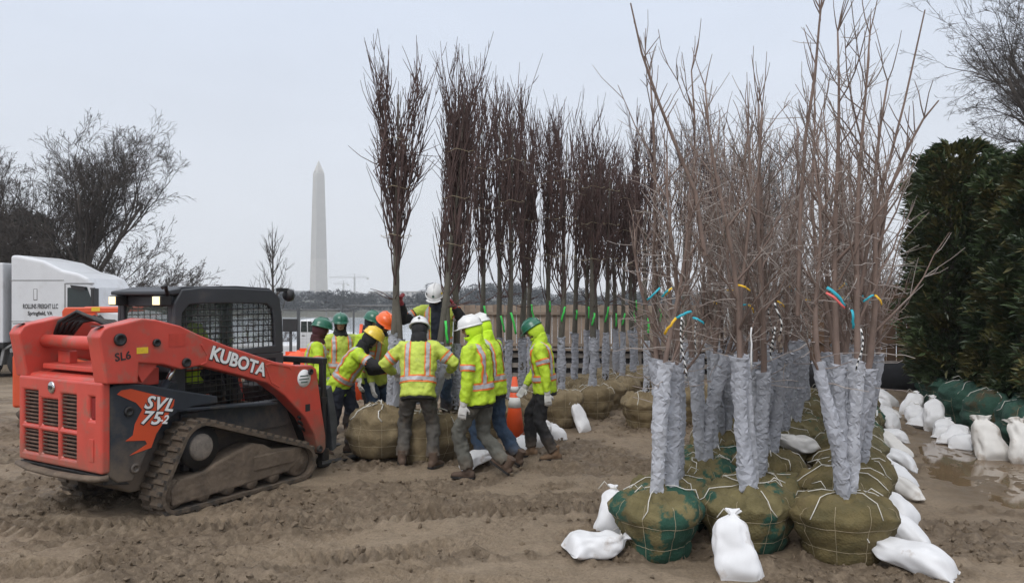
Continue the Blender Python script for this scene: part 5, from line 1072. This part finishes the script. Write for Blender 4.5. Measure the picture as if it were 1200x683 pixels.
# dark site board in front of it
sb = empty('site_board', (at(331, 347, 22.5).x, 22.5, gz(-6.6, 22.5))); zz = lambda py: at(0, py, 22.5).z-gz(-6.6, 22.5)
q = MB(); q.box(0, .44, 0, .06, zz(388.5), zz(373.5)); q.build('panel', M_OUT, sb, .01); q = MB(); q.box(.18, .26, .062, .10, 0, zz(376)); q.build('post', M_POST, sb); tag(sb, 'small black message board on a post beside the white pickup', 'sign')

# ------------------------------------------------------------------ cones and drums
M_CONE = mat('safety orange plastic', (.80, .095, .02), .45, .08, 4); M_REF = mat('white reflective band', (.62, .62, .60), .4, .05, 10)
def cone(px, py, h, label, Y=None):
    p = G(px, py) if Y is None else Vector(((px-CX)/FPX*Y, Y, gz((px-CX)/FPX*Y, Y)))
    r = empty('traffic_cone', (p.x, p.y, gz(p.x, p.y))); q = MB(); q.box(-.18, .18, -.18, .18, 0, .035); q.build('base', M_TB, r, .01)
    q = MB(); rb = .15; q.lathe([(rb, .035), (.032, h), (.02, h), (rb-.02, .036)], 22); q.build('body', M_CONE, r)
    for a, b_ in ((.52, .68), (.76, .85)): q = MB(); f_ = lambda t: rb+(.032-rb)*(t*h-.035)/(h-.035)+.003; q.lathe([(f_(a), a*h), (f_(b_), b_*h)], 22); q.build('reflective_band', M_REF, r)
    return tag(r, label, 'cone', 'traffic cones')
cone(603, 0, .9, 'orange traffic cone with white bands behind the green-helmet walker', 10.9)
cone(423.5, 0, 1.6, 'tall slim orange channeliser showing above the green helmet', 16.0)
def drum(px, Y, label, h=1.0):
    X = (px-CX)/FPX*Y; r = empty('traffic_drum', (X, Y, gz(X, Y)-.02)); bands = [(0, .22, M_CONE), (.22, .40, M_REF), (.40, .58, M_CONE), (.58, .76, M_REF), (.76, 1.0, M_CONE)]
    for k, (a, b_, m) in enumerate(bands): q = MB(); rr_ = .29-.02*k; q.lathe([(.001, a*h), (rr_, a*h), (rr_-.012, b_*h-.012), (rr_-.03, b_*h), (.001, b_*h)], 24); q.build('band', m, r)
    q = MB(); q.lathe([(.39, 0), (.39, .05), (.30, .07), (.30, 0)], 24); q.build('rubber_base', M_TB, r); q = MB(); q.box(-.10, .10, -.02, .02, h, h+.07); q.build('handle', M_CONE, r)
    return tag(r, label, 'traffic drum', 'orange traffic drums')
drum(341, 14.5, 'orange and white drum directly beside the loader cab'); drum(357, 16.2, 'orange and white drum behind the burgundy-hooded worker'); drum(389, 17.5, 'orange drum between the two green helmets beyond the forks'); drum(470, 15.0, 'orange drum seen between the two held tree trunks')
# tarp heap of orange mesh on the drum side
q = MB()
rr = random.Random(3); n = 16; vs_ = []
for i in range(6):
    for k in range(n): a = 6.283*k/n; rr_ = (.42, .40, .34, .25, .14, .02)[i]*(1+rr.uniform(-.18, .18)); vs_.append((math.cos(a)*rr_*1.1, math.sin(a)*rr_, (0, .4, .75, 1.0, 1.12, 1.16)[i]+rr.uniform(-.03, .03)))
q.add(vs_, [(i*n+k, i*n+(k+1) % n, (i+1)*n+(k+1) % n, (i+1)*n+k) for i in range(5) for k in range(n)], 0, True); X = (349-CX)/FPX*13.2
o = q.build('orange_netting', M_CONE, None, loc=(X, 13.2, gz(X, 13.2)-.03)); tag(o, 'crumpled heap of orange safety netting beside the loader cab', 'netting')
# ------------------------------------------------------------------ people
M_HV = mat('fluorescent lime fabric', (.47, .66, .03), .7, .16, 5, bump=.6, bscale=16, bdist=.02, dirt=(.34, .42, .06), dscale=5, dlo=.56, dhi=.72); M_HVH = mat('bright lime hood fabric', (.56, .86, .02), .7, .08, 4, bump=.3, bscale=25); M_HVO = mat('soft lime mesh fabric', (.50, .60, .085), .75, .18, 5, bump=.6, bscale=16, bdist=.02, dirt=(.34, .38, .10), dscale=5, dlo=.54, dhi=.72)
M_SIL = mat('silver reflective tape', (.40, .40, .41), .35, .08, 12); M_ORT = mat('orange tape border', (.82, .20, .04), .5, .08, 12)
M_SKIN = mat('face skin', (.42, .25, .17), .55, .08, 12); M_SKIN2 = mat('darker face skin', (.19, .10, .065), .55, .08, 12)
CLOTHS = (('grey', (.072, .066, .058), (.13, .10, .07)), ('sage', (.095, .094, .080), (.15, .12, .085)), ('jeans', (.028, .052, .092), (.06, .075, .10)), ('navy', (.014, .018, .032), (.05, .045, .04)), ('black', (.012, .012, .014), (.03, .026, .022)), ('burgundy', (.055, .012, .016), None), ('charcoal', (.035, .036, .04), (.06, .05, .04)))
CLO = {k: mat(k+' cloth', c, .85, .22, 5, bump=.5, bscale=22, dirt=d, dscale=4, dlo=.55, dhi=.75) for k, c, d in CLOTHS}; CLOP = {k: mat(k+' muddy trouser cloth', c, .85, .22, 5, bump=.5, bscale=22, dirt=d, dscale=4, dlo=.55, dhi=.75, splash=(.05, .30, (.14, .105, .075))) for k, c, d in CLOTHS}
BOOT = {'tan': mat('tan work boot', (.17, .105, .06), .8, .25, 8, bump=.5, bscale=30), 'brown': mat('muddy brown boot', (.085, .055, .038), .85, .3, 8, bump=.5, bscale=30)}
GLV = {'white': mat('white work glove', (.58, .57, .55), .85, .12, 10, bump=.4, bscale=40), 'red': mat('red rubber glove', (.28, .03, .035), .6, .12, 10), 'dark': mat('dark glove', (.03, .03, .033), .8)}
HEL = {k: mat(k+' helmet shell', c, .28, .03, 5, coat=.3) for k, c in (('white', (.70, .70, .69)), ('green', (.008, .115, .066)), ('orange', (.85, .13, .015)), ('yellow', (.78, .55, .05)))}
M_EYE = mat('dark eye', (.015, .012, .01), .2); M_LIP = mat('lip', (.20, .07, .06), .5); M_HAIR = mat('dark hair', (.012, .010, .009), .7)
def ik(s, t, a, b, hint):
    s, t = Vector(s), Vector(t); d = t-s; L = d.length
    if L > (a+b)*.995: d = d.normalized()*(a+b)*.995; t = s+d; L = d.length
    x = (a*a-b*b+L*L)/(2*L); h = math.sqrt(max(0, a*a-x*x)); u = d.normalized(); hv = Vector(hint); hv = hv-u*hv.dot(u); hv = hv.normalized() if hv.length > 1e-5 else u.orthogonal().normalized()
    return s+u*x+hv*h, t
def keep_band(me, planes):
    bm = bmesh.new(); bm.from_mesh(me)
    for co, no in planes: bmesh.ops.bisect_plane(bm, geom=bm.verts[:]+bm.edges[:]+bm.faces[:], plane_co=co, plane_no=no, clear_outer=True)
    return bm
def band(me, planes, off, m, name, parent):
    bm = keep_band(me, planes)
    if not bm.faces: bm.free(); return None
    bm.normal_update()
    for v in bm.verts: v.co += v.normal*off
    o_ = bpy.data.meshes.new(name); bm.to_mesh(o_); bm.free(); o_.materials.clear(); o_.materials.append(m); o_.polygons.foreach_set('use_smooth', [True]*len(o_.polygons))
    return link(name, o_, None, parent)
def hand_mb(mb, wrist, d, palm_n, side, grip=.5, s=1.0):
    """palm, four unequal bent fingers and a thumb off the side of the palm"""
    d = Vector(d).normalized(); n = Vector(palm_n); n = (n-d*n.dot(d)).normalized(); sd = d.cross(n).normalized()*side; w_ = Vector(wrist)
    mb.tube([w_-d*.03, w_, w_+d*.045*s, w_+d*.09*s], [(.026*s, .030*s), (.022*s, .034*s), (.020*s, .044*s), (.016*s, .042*s)], 10, ref=tuple(n))
    for k, (o_, L) in enumerate(((-.033, .070), (-.011, .080), (.011, .076), (.032, .060))):
        p = w_+d*.085*s+sd*o_*s; a = grip*1.25; p1 = p+(d*math.cos(a*.45)+n*math.sin(a*.45))*L*.45*s; p2 = p1+(d*math.cos(a*1.2)+n*math.sin(a*1.2))*L*.33*s; p3 = p2+(d*math.cos(a*1.9)+n*math.sin(a*1.9))*L*.25*s
        mb.tube([p-d*.02, p, p1, p2, p3], [.0105*s, .0105*s, .010*s, .009*s, .0075*s], 8)
    p = w_+d*.025*s-sd*.032*s; p1 = p+(d*.6-sd*.65+n*.35).normalized()*.042*s; p2 = p1+(d*.85-sd*.1+n*(.3+grip*.6)).normalized()*.034*s; mb.tube([p+sd*.015, p, p1, p2], [.014*s, .0135*s, .012*s, .009*s], 8)
def person(label, X, Y, facing, H=1.75, zb=None, lean=0, head=(0, 0), hands=None, feet=None, top=None, pants='grey', boot='brown', glove='white', helmet='white', hood=None, neck='black', pelvis=(0, 0, 0), grips=(.6, .6), skin=None, sleeve_under=None, stripes=True, open_vest=False, cuff=None, seated=False, knee=None, stickers=0, jk=1.0, twist=0, elbow=None):
    k = H/1.75; fa = R(facing); root = empty('person', (X, Y, zb if zb is not None else gz(X, Y)-.01), fa-math.pi/2)
    Rz = Matrix.Rotation(-(fa-math.pi/2), 3, 'Z'); base = Vector(root.location)
    loc = lambda P: Rz @ (Vector(P)-base)
    top = top or M_HV; skin = skin or M_SKIN
    hip_z = (.93*k if not seated else pelvis[2]); pel = Vector((pelvis[0], pelvis[1], hip_z+(pelvis[2] if not seated else 0)))
    la = R(lean); t = Vector((0, math.sin(la), math.cos(la))); fw = Vector((0, math.cos(la), -math.sin(la))); tw = R(twist); xr = Vector((math.cos(tw), math.sin(tw), 0))
    S = pel+t*.50*k; neckb = pel+t*.555*k
    hp, hy = R(head[0]), R(head[1]); hf = Vector((math.sin(hy)*math.cos(hp), math.cos(hy)*math.cos(hp), -math.sin(hp))); hu = Vector((math.sin(hy)*math.sin(hp), math.cos(hy)*math.sin(hp), math.cos(hp))); hx = hf.cross(hu).normalized()
    hc = neckb+t*.06*k+hu*.115*k+hf*.02
    HM = Matrix((hx, hf, hu)).transposed().to_4x4(); HM.translation = hc
    # hands and feet
    sh = [S-xr*.185*k-t*.01, S+xr*.185*k-t*.01]
    if hands is None: hands = [None, None]
    H2 = []
    for i, h in enumerate(hands):
        sg = -1 if i == 0 else 1
        tgt = loc(h) if h is not None else sh[i]+Vector((sg*.09, .06, -.55*k))
        hint = Vector((sg*.5, -.7, -.4)) if elbow is None or elbow[i] is None else Vector(elbow[i])
        el, wr = ik(sh[i], tgt, .30*k, .265*k, hint); H2.append((sh[i], el, wr))
    feet = feet or [(-.11, 0, 0, 0, 0), (.11, 0, 0, 0, 0)]
    F2 = []
    for i, (fx, fy, fz, pit, yaw) in enumerate(feet):
        sg = -1 if i == 0 else 1; hj = pel+Vector((sg*.095*k, 0, -.03)); an = Vector((fx, fy-.02, fz+.09)); hint = Vector((sg*.15, 1, 0.1)) if knee is None else Vector(knee)
        kn, an2 = ik(hj, an, .43*k, .43*k, hint); F2.append((hj, kn, an2, pit, yaw))
    # body under the clothes: one skin
    b = MB()
    b.tube([pel-t*.05, pel+t*.2, pel+t*.4, S, neckb], [(.10, .14), (.09, .13), (.10, .15), (.08, .15), (.055, .06)], 14, ref=(0, 1, 0))
    b.tube([neckb-t*.04, neckb+t*.05, hc-hu*.06], [.056, .052, .055], 12)
    def HP(x, y, z): return HM @ Vector((x, y, z))
    hb = MB(); hb.ball((0, 0, .015), (.074, .092, .108), 20); hb.ball((0, .032, -.055), (.054, .055, .055), 14); hb.ball((0, .092, -.012), (.013, .022, .024), 8); hb.ball((0, .078, .03), (.055, .016, .013), 10)
    for sg in (-1, 1): hb.ball((sg*.075, -.005, -.005), (.012, .022, .032), 8)
    b.add([HM @ Vector(v) for v in hb.v], hb.f, 0, True)
    for s0, el, wr in H2: b.tube([s0, el, wr], [.045, .038, .028], 10)
    for hj, kn, an, pit, yaw in F2: b.tube([hj, kn, an], [.075, .052, .038], 10)
    body = link('body', blob(b, skin, .012, 3), None, root)
    for sg in (-1, 1):
        q = MB(); q.ball(tuple(HP(sg*.03, .087, .012)), .010, 8); q.build('eye', M_EYE, root)
    q = MB(); q.ball(tuple(HP(0, .088, -.055)), (.022, .008, .006), 8); q.build('mouth', M_LIP, root)
    # jacket
    tor = MB(); lv = [(-.10, .195, .145), (-.085, .20, .15), (.04, .192, .145), (.16, .190, .142), (.28, .202, .148), (.38, .212, .15), (.45, .205, .138), (.51, .165, .115), (.56, .095, .085)]
    tor.tube([pel+t*z*k for z, _, _ in lv], [(dy*k*jk, dx*k*jk) for _, dx, dy in lv], 20, ref=tuple(fw))
    if twist:
        for j in range(len(tor.v)): v = Vector(tor.v[j])-pel; f_ = max(0, min(1, v.dot(t)/.5)); tor.v[j] = tuple(pel+Matrix.Rotation(tw*f_, 3, t) @ v)
    arms = []
    for i, (s0, el, wr) in enumerate(H2):
        a = MB(); inn = S.lerp(s0, .45); dr = (wr-el).normalized(); a.tube([inn, s0, s0.lerp(el, .5), el, el.lerp(wr, .5), wr-dr*.01], [.075*k*jk, .082*k*jk, .074*k*jk, .066*k, .060*k, .048*k], 12); arms.append(a)
    jm = MB()
    for q in [tor]+arms: jm.add(q.v, q.f, 0, True)
    jacket_me = blob(jm, top, .0135, 3, .044)
    jk_o = link('jacket', jacket_me, None, root)
    if sleeve_under:                                  # dark sleeves under a sleeveless or short-sleeved vest
        for i, (s0, el, wr) in enumerate(H2):
            q = MB(); st = s0.lerp(el, .62) if sleeve_under != 'full' else s0.lerp(el, .42); q.tube([st, el, el.lerp(wr, .5), wr], [.082*k, .078*k, .070*k, .055*k], 12); link('sleeve', blob(q, CLO[neck if neck in CLO else 'black'], .0135, 3, .02), None, root)
    if open_vest:
        pl = [(pel+xr*.085, xr), (pel-xr*.085, -xr), (pel, -fw*1.0), ]
        tm = blob(tor, CLO['navy'], .0135, 3, .044); band(tm, [(pel+xr*.065, xr), (pel-xr*.065, -xr), (pel+fw*.02, -fw)], .008, CLO['navy'], 'shirt_front', root)
    if stripes:
        tm = blob(tor, M_SIL, .0135, 3, .044)
        for z in ((.07, .30) if stripes == 2 else (.10,)):
            for hw, off, m, nm in ((.043, .007, M_ORT, 'tape_border'), (.024, .011, M_SIL, 'reflective_tape')):
                band(tm, [(pel+t*(z+hw)*k, t), (pel+t*(z-hw)*k, -t)], off, m, nm, jk_o)
        for sg in (-1, 1):
            for hw, off, m, nm in ((.036, .006, M_ORT, 'tape_border'), (.021, .010, M_SIL, 'reflective_tape')):
                band(tm, [(pel+xr*(sg*.118+hw), xr), (pel+xr*(sg*.118-hw), -xr), (pel+t*.13*k, -t), (pel+t*.56*k, t)], off, m, nm, jk_o)
        for i, (s0, el, wr) in enumerate(H2):
            am_ = blob(arms[i], M_SIL, .0135, 3, .044); d = (el-s0).normalized(); c = s0.lerp(el, .62)
            for hw, off, m, nm in ((.038, .008, M_ORT, 'tape_border'), (.021, .012, M_SIL, 'reflective_tape')): band(am_, [(c+d*hw, d), (c-d*hw, -d)], off, m, nm, jk_o)
    q = MB(); q.tube([pel-t*.135*k, pel-t*.115*k, pel-t*.07*k], [(.142*k, .192*k), (.152*k, .205*k), (.14*k, .19*k)], 20, ref=tuple(fw)); link('hem', blob(q, CLO['black'], .015, 2, .015), None, root)
    # trousers
    tr = MB(); tr.tube([pel+t*.02, pel-Vector((0, 0, .05)), pel-Vector((0, 0, .13))], [(.125, .165), (.135, .178), (.11, .165)], 16, ref=(0, 1, 0))
    for hj, kn, an, pit, yaw in F2: d = (an-kn).normalized(); tr.tube([hj+Vector((0, 0, .03)), hj.lerp(kn, .35), kn, kn.lerp(an, .5), an-d*.03], [.100*k, .096*k, .080*k, .079*k, .077*k], 14)
    link('trousers', blob(tr, CLOP[pants], .0135, 3, .055), None, root)
    for hj, kn, an, pit, yaw in F2:
        q = MB(); M_ = Matrix.Rotation(R(yaw), 3, 'Z') @ Matrix.Rotation(R(-pit), 3, 'X'); f_ = lambda y, z: an+M_ @ Vector((0, y, z))
        q.tube([f_(-.005, .10), f_(-.005, .03), f_(0, -.03)], [.058, .055, .058], 12); q.tube([f_(-.085, -.045), f_(-.06, -.042), f_(.04, -.042), f_(.12, -.052), f_(.175, -.058), f_(.195, -.062)], [(.032, .03), (.044, .043), (.045, .044), (.036, .050), (.028, .045), (.014, .025)], 12, ref=(0, 0, 1))
        bo = link('boot', blob(q, BOOT[boot], .010, 2, .008), None, root)
        q = MB(); sh_ = [(-.085, .030), (-.06, .045), (.0, .042), (.08, .05), (.15, .050), (.195, .028)]
        vs_ = [tuple(f_(y, -.088+dz)+M_ @ Vector((x*sg_, 0, 0))) for dz in (0, .022) for sg_ in (1,) for y, x in sh_]+[tuple(f_(y, -.088+dz)+M_ @ Vector((-x, 0, 0))) for dz in (0, .022) for y, x in sh_]
        n = len(sh_); loop = lambda o_: list(range(o_*n, o_*n+n))+list(range(2*n+o_*n+n-1, 2*n+o_*n-1, -1)); A, B = loop(0), loop(1); q.add(vs_, [tuple(A), tuple(B[::-1])]+[(A[i], A[(i+1) % len(A)], B[(i+1) % len(A)], B[i]) for i in range(len(A))]); q.build('sole', M_BLK, bo)
    for i, (s0, el, wr) in enumerate(H2):
        q = MB(); d = (wr-el).normalized(); sg = -1 if i == 0 else 1; hand_mb(q, wr+d*.02, d, Vector((-sg, .3, 0)) if abs(d.z) > .6 else Vector((0, .2, -1)), sg, grips[i], 1.1*k)
        q.tube([wr-d*.045, wr-d*.01, wr+d*.03], [.044, .043, .034], 10); link('glove', blob(q, GLV[glove], .0055, 2), None, root)
    # head gear
    def HB(mb, name, m): o_ = mb.build(name, m, root); o_.matrix_local = HM; return o_
    q = MB(); n = 26; pr = [(.0005, .158), (.035, .155), (.068, .143), (.095, .12), (.112, .088), (.119, .055), (.122, .035), (.128, .030), (.126, .024), (.112, .026)]
    V = [(r_*.98*math.cos(6.283*j/n), r_*1.16*math.sin(6.283*j/n)*(1+(.10 if math.sin(6.283*j/n) > .5 and z < .034 else 0)), z+.022*0) for r_, z in pr for j in range(n)]; K = len(pr)
    q.add(V, [(i*n+j, i*n+(j+1) % n, (i+1)*n+(j+1) % n, (i+1)*n+j) for i in range(K-1) for j in range(n)], 0, True)
    q.tube([(0, .135, .05), (0, .11, .115), (0, .04, .156), (0, -.05, .155), (0, -.115, .11), (0, -.135, .05)], [(.006, .012), (.007, .014), (.008, .015), (.008, .015), (.007, .014), (.006, .012)], 6)
    q.tube([(math.cos(a)*.10, .138+math.sin(a)*.03 if False else .10+math.sin(a)*.075, .026) for a in [R(x) for x in range(20, 165, 15)]], [(.004, .018)]*10, 6, ref=(0, 0, 1))
    he = HB(q, 'helmet', HEL[helmet]); so = he.modifiers.new('s', 'SOLIDIFY'); so.thickness = .004; so.offset = -1
    q = MB(); q.tube([(math.cos(a)*.128, math.sin(a)*.147, .033) for a in [6.283*j/24 for j in range(25)]], .0055, 5); HB(q, 'helmet_rim', HEL[helmet])
    for j in range(stickers or 1):
        q = MB(); a = R((-90, 35, 150, 90)[j]); p = Vector((math.cos(a)*.112, math.sin(a)*.130, .085)); nrm = Vector((math.cos(a), math.sin(a), .42)).normalized(); u = nrm.orthogonal().normalized(); v_ = nrm.cross(u)
        q.add([p+nrm*.007+(u*math.cos(6.283*m_/12)+v_*math.sin(6.283*m_/12))*.017 for m_ in range(12)], [tuple(range(12))]); HB(q, 'sticker', [M_WHT, M_OUT, M_YEL, M_OUT][j] if helmet != 'white' else [M_OUT, M_OUT, M_YEL, M_TXT][j])
    q = MB()
    for sg in (-1, 1): q.tube([(sg*.085, .02, .035), (sg*.08, .03, -.03), (sg*.04, .06, -.10)], .005, 5)
    q.tube([(-.04, .06, -.10), (0, .07, -.115), (.04, .06, -.10)], .005, 5); HB(q, 'chin_strap', M_TB)
    # hood or balaclava: open at the face
    hm_ = hood or CLO[neck]; q = MB(); n = 26; kk = 15; V = []; sc_ = (1.0, 1.0, 1.0) if not hood else (1.14, 1.12, 1.12)
    for i in range(kk):
        th = math.pi*(.06+.94*i/(kk-1)); r_ = math.sin(th); z = math.cos(th)
        for j in range(n): a = 6.283*j/n; V.append((.098*r_*math.cos(a)*sc_[0], -.008+.116*r_*math.sin(a)*sc_[1], -.01+.128*z*sc_[2]))
    fs = []
    for i in range(kk-1):
        for j in range(n):
            c = (Vector(V[i*n+j])+Vector(V[(i+1)*n+(j+1) % n]))/2
            if c.y > (.04 if not hood else .018) and abs(c.x) < (.068 if not hood else .10) and -.09 < c.z < .07: continue
            fs.append((i*n+j, i*n+(j+1) % n, (i+1)*n+(j+1) % n, (i+1)*n+j))
    q.add(V, fs, 0, True); ho = HB(q, 'hood', hm_); so = ho.modifiers.new('s', 'SOLIDIFY'); so.thickness = .012
    q = MB(); q.tube([hc-hu*.075-hf*.045, neckb+t*.045-fw*.02, neckb-t*.02, neckb-t*.07], [(.080, .092), (.086, .096), (.105, .125), (.11, .15)], 14, ref=tuple(fw)); link('collar', blob(q, hm_, .013, 3, .03), None, root)
    return tag(root, label, 'person', 'workers in high-visibility clothing')
W_ = at
person('worker with green helmet and burgundy face covering, standing in profile beside the loader arm', *W_(367, 400, 10.4).xy, 15, 1.72, lean=6, head=(14, -10), helmet='green', neck='burgundy', hands=[W_(392, 470, 10.2), W_(385, 478, 10.0)], pants='black')
person('worker with green helmet whose face looks over between two others behind the forks', *W_(399, 400, 11.6).xy, -65, 1.74, helmet='green', neck='black', pants='navy', top=M_HVO, head=(10, 10))
person('worker with yellow helmet bending forward and reaching to the held trunk', *W_(398, 400, 10.05).xy, -2, 1.74, lean=34, head=(34, -12), helmet='yellow', neck='black', hands=[W_(452, 432, 9.95), W_(463, 430, 9.78)], feet=[(-.12, .12, 0, 0, 0), (.12, -.22, 0, 0, 0)], pants='navy', sleeve_under='low', stripes=1)
person('worker with green helmet standing right behind the orange-helmet worker', *W_(433, 400, 11.15).xy, -30, 1.82, helmet='green', neck='navy', pants='black', head=(18, 0))
person('worker with orange helmet looking down at the ball, white gloves and blue jeans', *W_(440, 400, 10.45).xy, -38, 1.82, lean=10, head=(34, 6), helmet='orange', neck='navy', skin=M_SKIN2, top=M_HVO, pants='jeans', hands=[W_(462, 420, 10.1), W_(436, 452, 10.1)], stripes=1, boot='brown', grips=(.7, .4))
person('raised worker with stickered white helmet and red gloves spreading both arms to hold trunks', *W_(513, 400, 10.3).xy, -92, 1.78, zb=.42, lean=7, head=(40, 4), helmet='white', neck='black', pants='jeans', glove='red', hands=[W_(533, 360, 9.95), W_(470, 356, 9.95)], sleeve_under='full', open_vest=True, stripes=1, stickers=4, grips=(.9, .9), elbow=[(-.7, -.1, -1), (.7, -.1, -1)], top=M_HVO)
person('worker seen from behind in a mesh lime jacket, legs apart, white helmet, charcoal trousers', *W_(490, 400, 9.2).xy, 92, 1.80, lean=17, head=(28, 0), helmet='white', neck='black', pants='grey', boot='brown', top=M_HVO, hands=[W_(461, 436, 9.5), W_(527, 434, 9.5)], feet=[(-.19, .02, 0, 0, 10), (.19, -.1, 0, 0, -28)], pelvis=(0, -.06, -.03), grips=(.8, .8), jk=1.06, elbow=[(-1, -.4, -.6), (1, -.4, -.6)])
person('worker with white helmet over a bright lime hood striding in sage grey trousers', *W_(556, 400, 8.72).xy, 158, 1.80, lean=5, head=(14, -18), helmet='white', hood=M_HVH, top=M_HV, pants='sage', boot='brown', hands=[W_(543, 478, 8.45), W_(560, 480, 9.0)], feet=[(-.10, .06, 0, 0, 4), (.11, -.34, .06, -32, 0)], pelvis=(0, -.06, -.02), jk=1.10)
person('second white-helmet worker in lime hood and blue jeans, just behind the striding one', *W_(576, 400, 9.35).xy, 150, 1.82, lean=8, head=(22, 0), helmet='white', hood=M_HVH, top=M_HV, pants='jeans', boot='brown', feet=[(-.10, .08, 0, 0, 0), (.10, -.30, .05, -28, 0)], hands=[W_(566, 480, 9.1), None], jk=1.08)
person('worker with green helmet and lime hood walking past the burlap balls in black trousers', *W_(638, 400, 9.75).xy, 172, 1.74, lean=6, head=(34, 8), helmet='green', hood=M_HV, top=M_HV, pants='black', boot='tan', feet=[(-.10, -.12, 0, 0, 20), (.09, .20, .0, 4, 0)], hands=[W_(642, 464, 9.5), W_(616, 452, 9.9)], stripes=1, jk=1.03)
sw = LO+LF*.78; person('operator with green helmet seated inside the caged loader cab', sw.x, sw.y, 59, 1.70, zb=.80, lean=-4, head=(8, -35), helmet='green', neck='black', pants='navy', pelvis=(0, -.02, .42), feet=[(-.14, .52, .0, 0, 0), (.14, .52, .0, 0, 0)], seated=True, hands=[tuple(LO+LF*1.05-LR*.30+Vector((0, 0, 1.30))), tuple(LO+LF*1.05+LR*.30+Vector((0, 0, 1.30)))], knee=(0, .6, 1), stripes=1)
# ------------------------------------------------------------------ damp winter air
hz = MB(); hz.box(-1600, 1600, -60, 1600, -8, 190); M_HZ = bpy.data.materials.new('damp haze'); M_HZ.use_nodes = True; n = M_HZ.node_tree.nodes; n.clear()
ho = n.new('ShaderNodeOutputMaterial'); pv_ = n.new('ShaderNodeVolumePrincipled'); pv_.inputs['Color'].default_value = (.97, .98, 1, 1); pv_.inputs['Density'].default_value = .00042; pv_.inputs['Anisotropy'].default_value = 0.0
M_HZ.node_tree.links.new(pv_.outputs[0], ho.inputs['Volume']); tag(hz.build('haze', M_HZ), 'pale damp haze that greys the far bank and obelisk', 'haze', kind='stuff')

bpy.data.scenes.remove(bench)
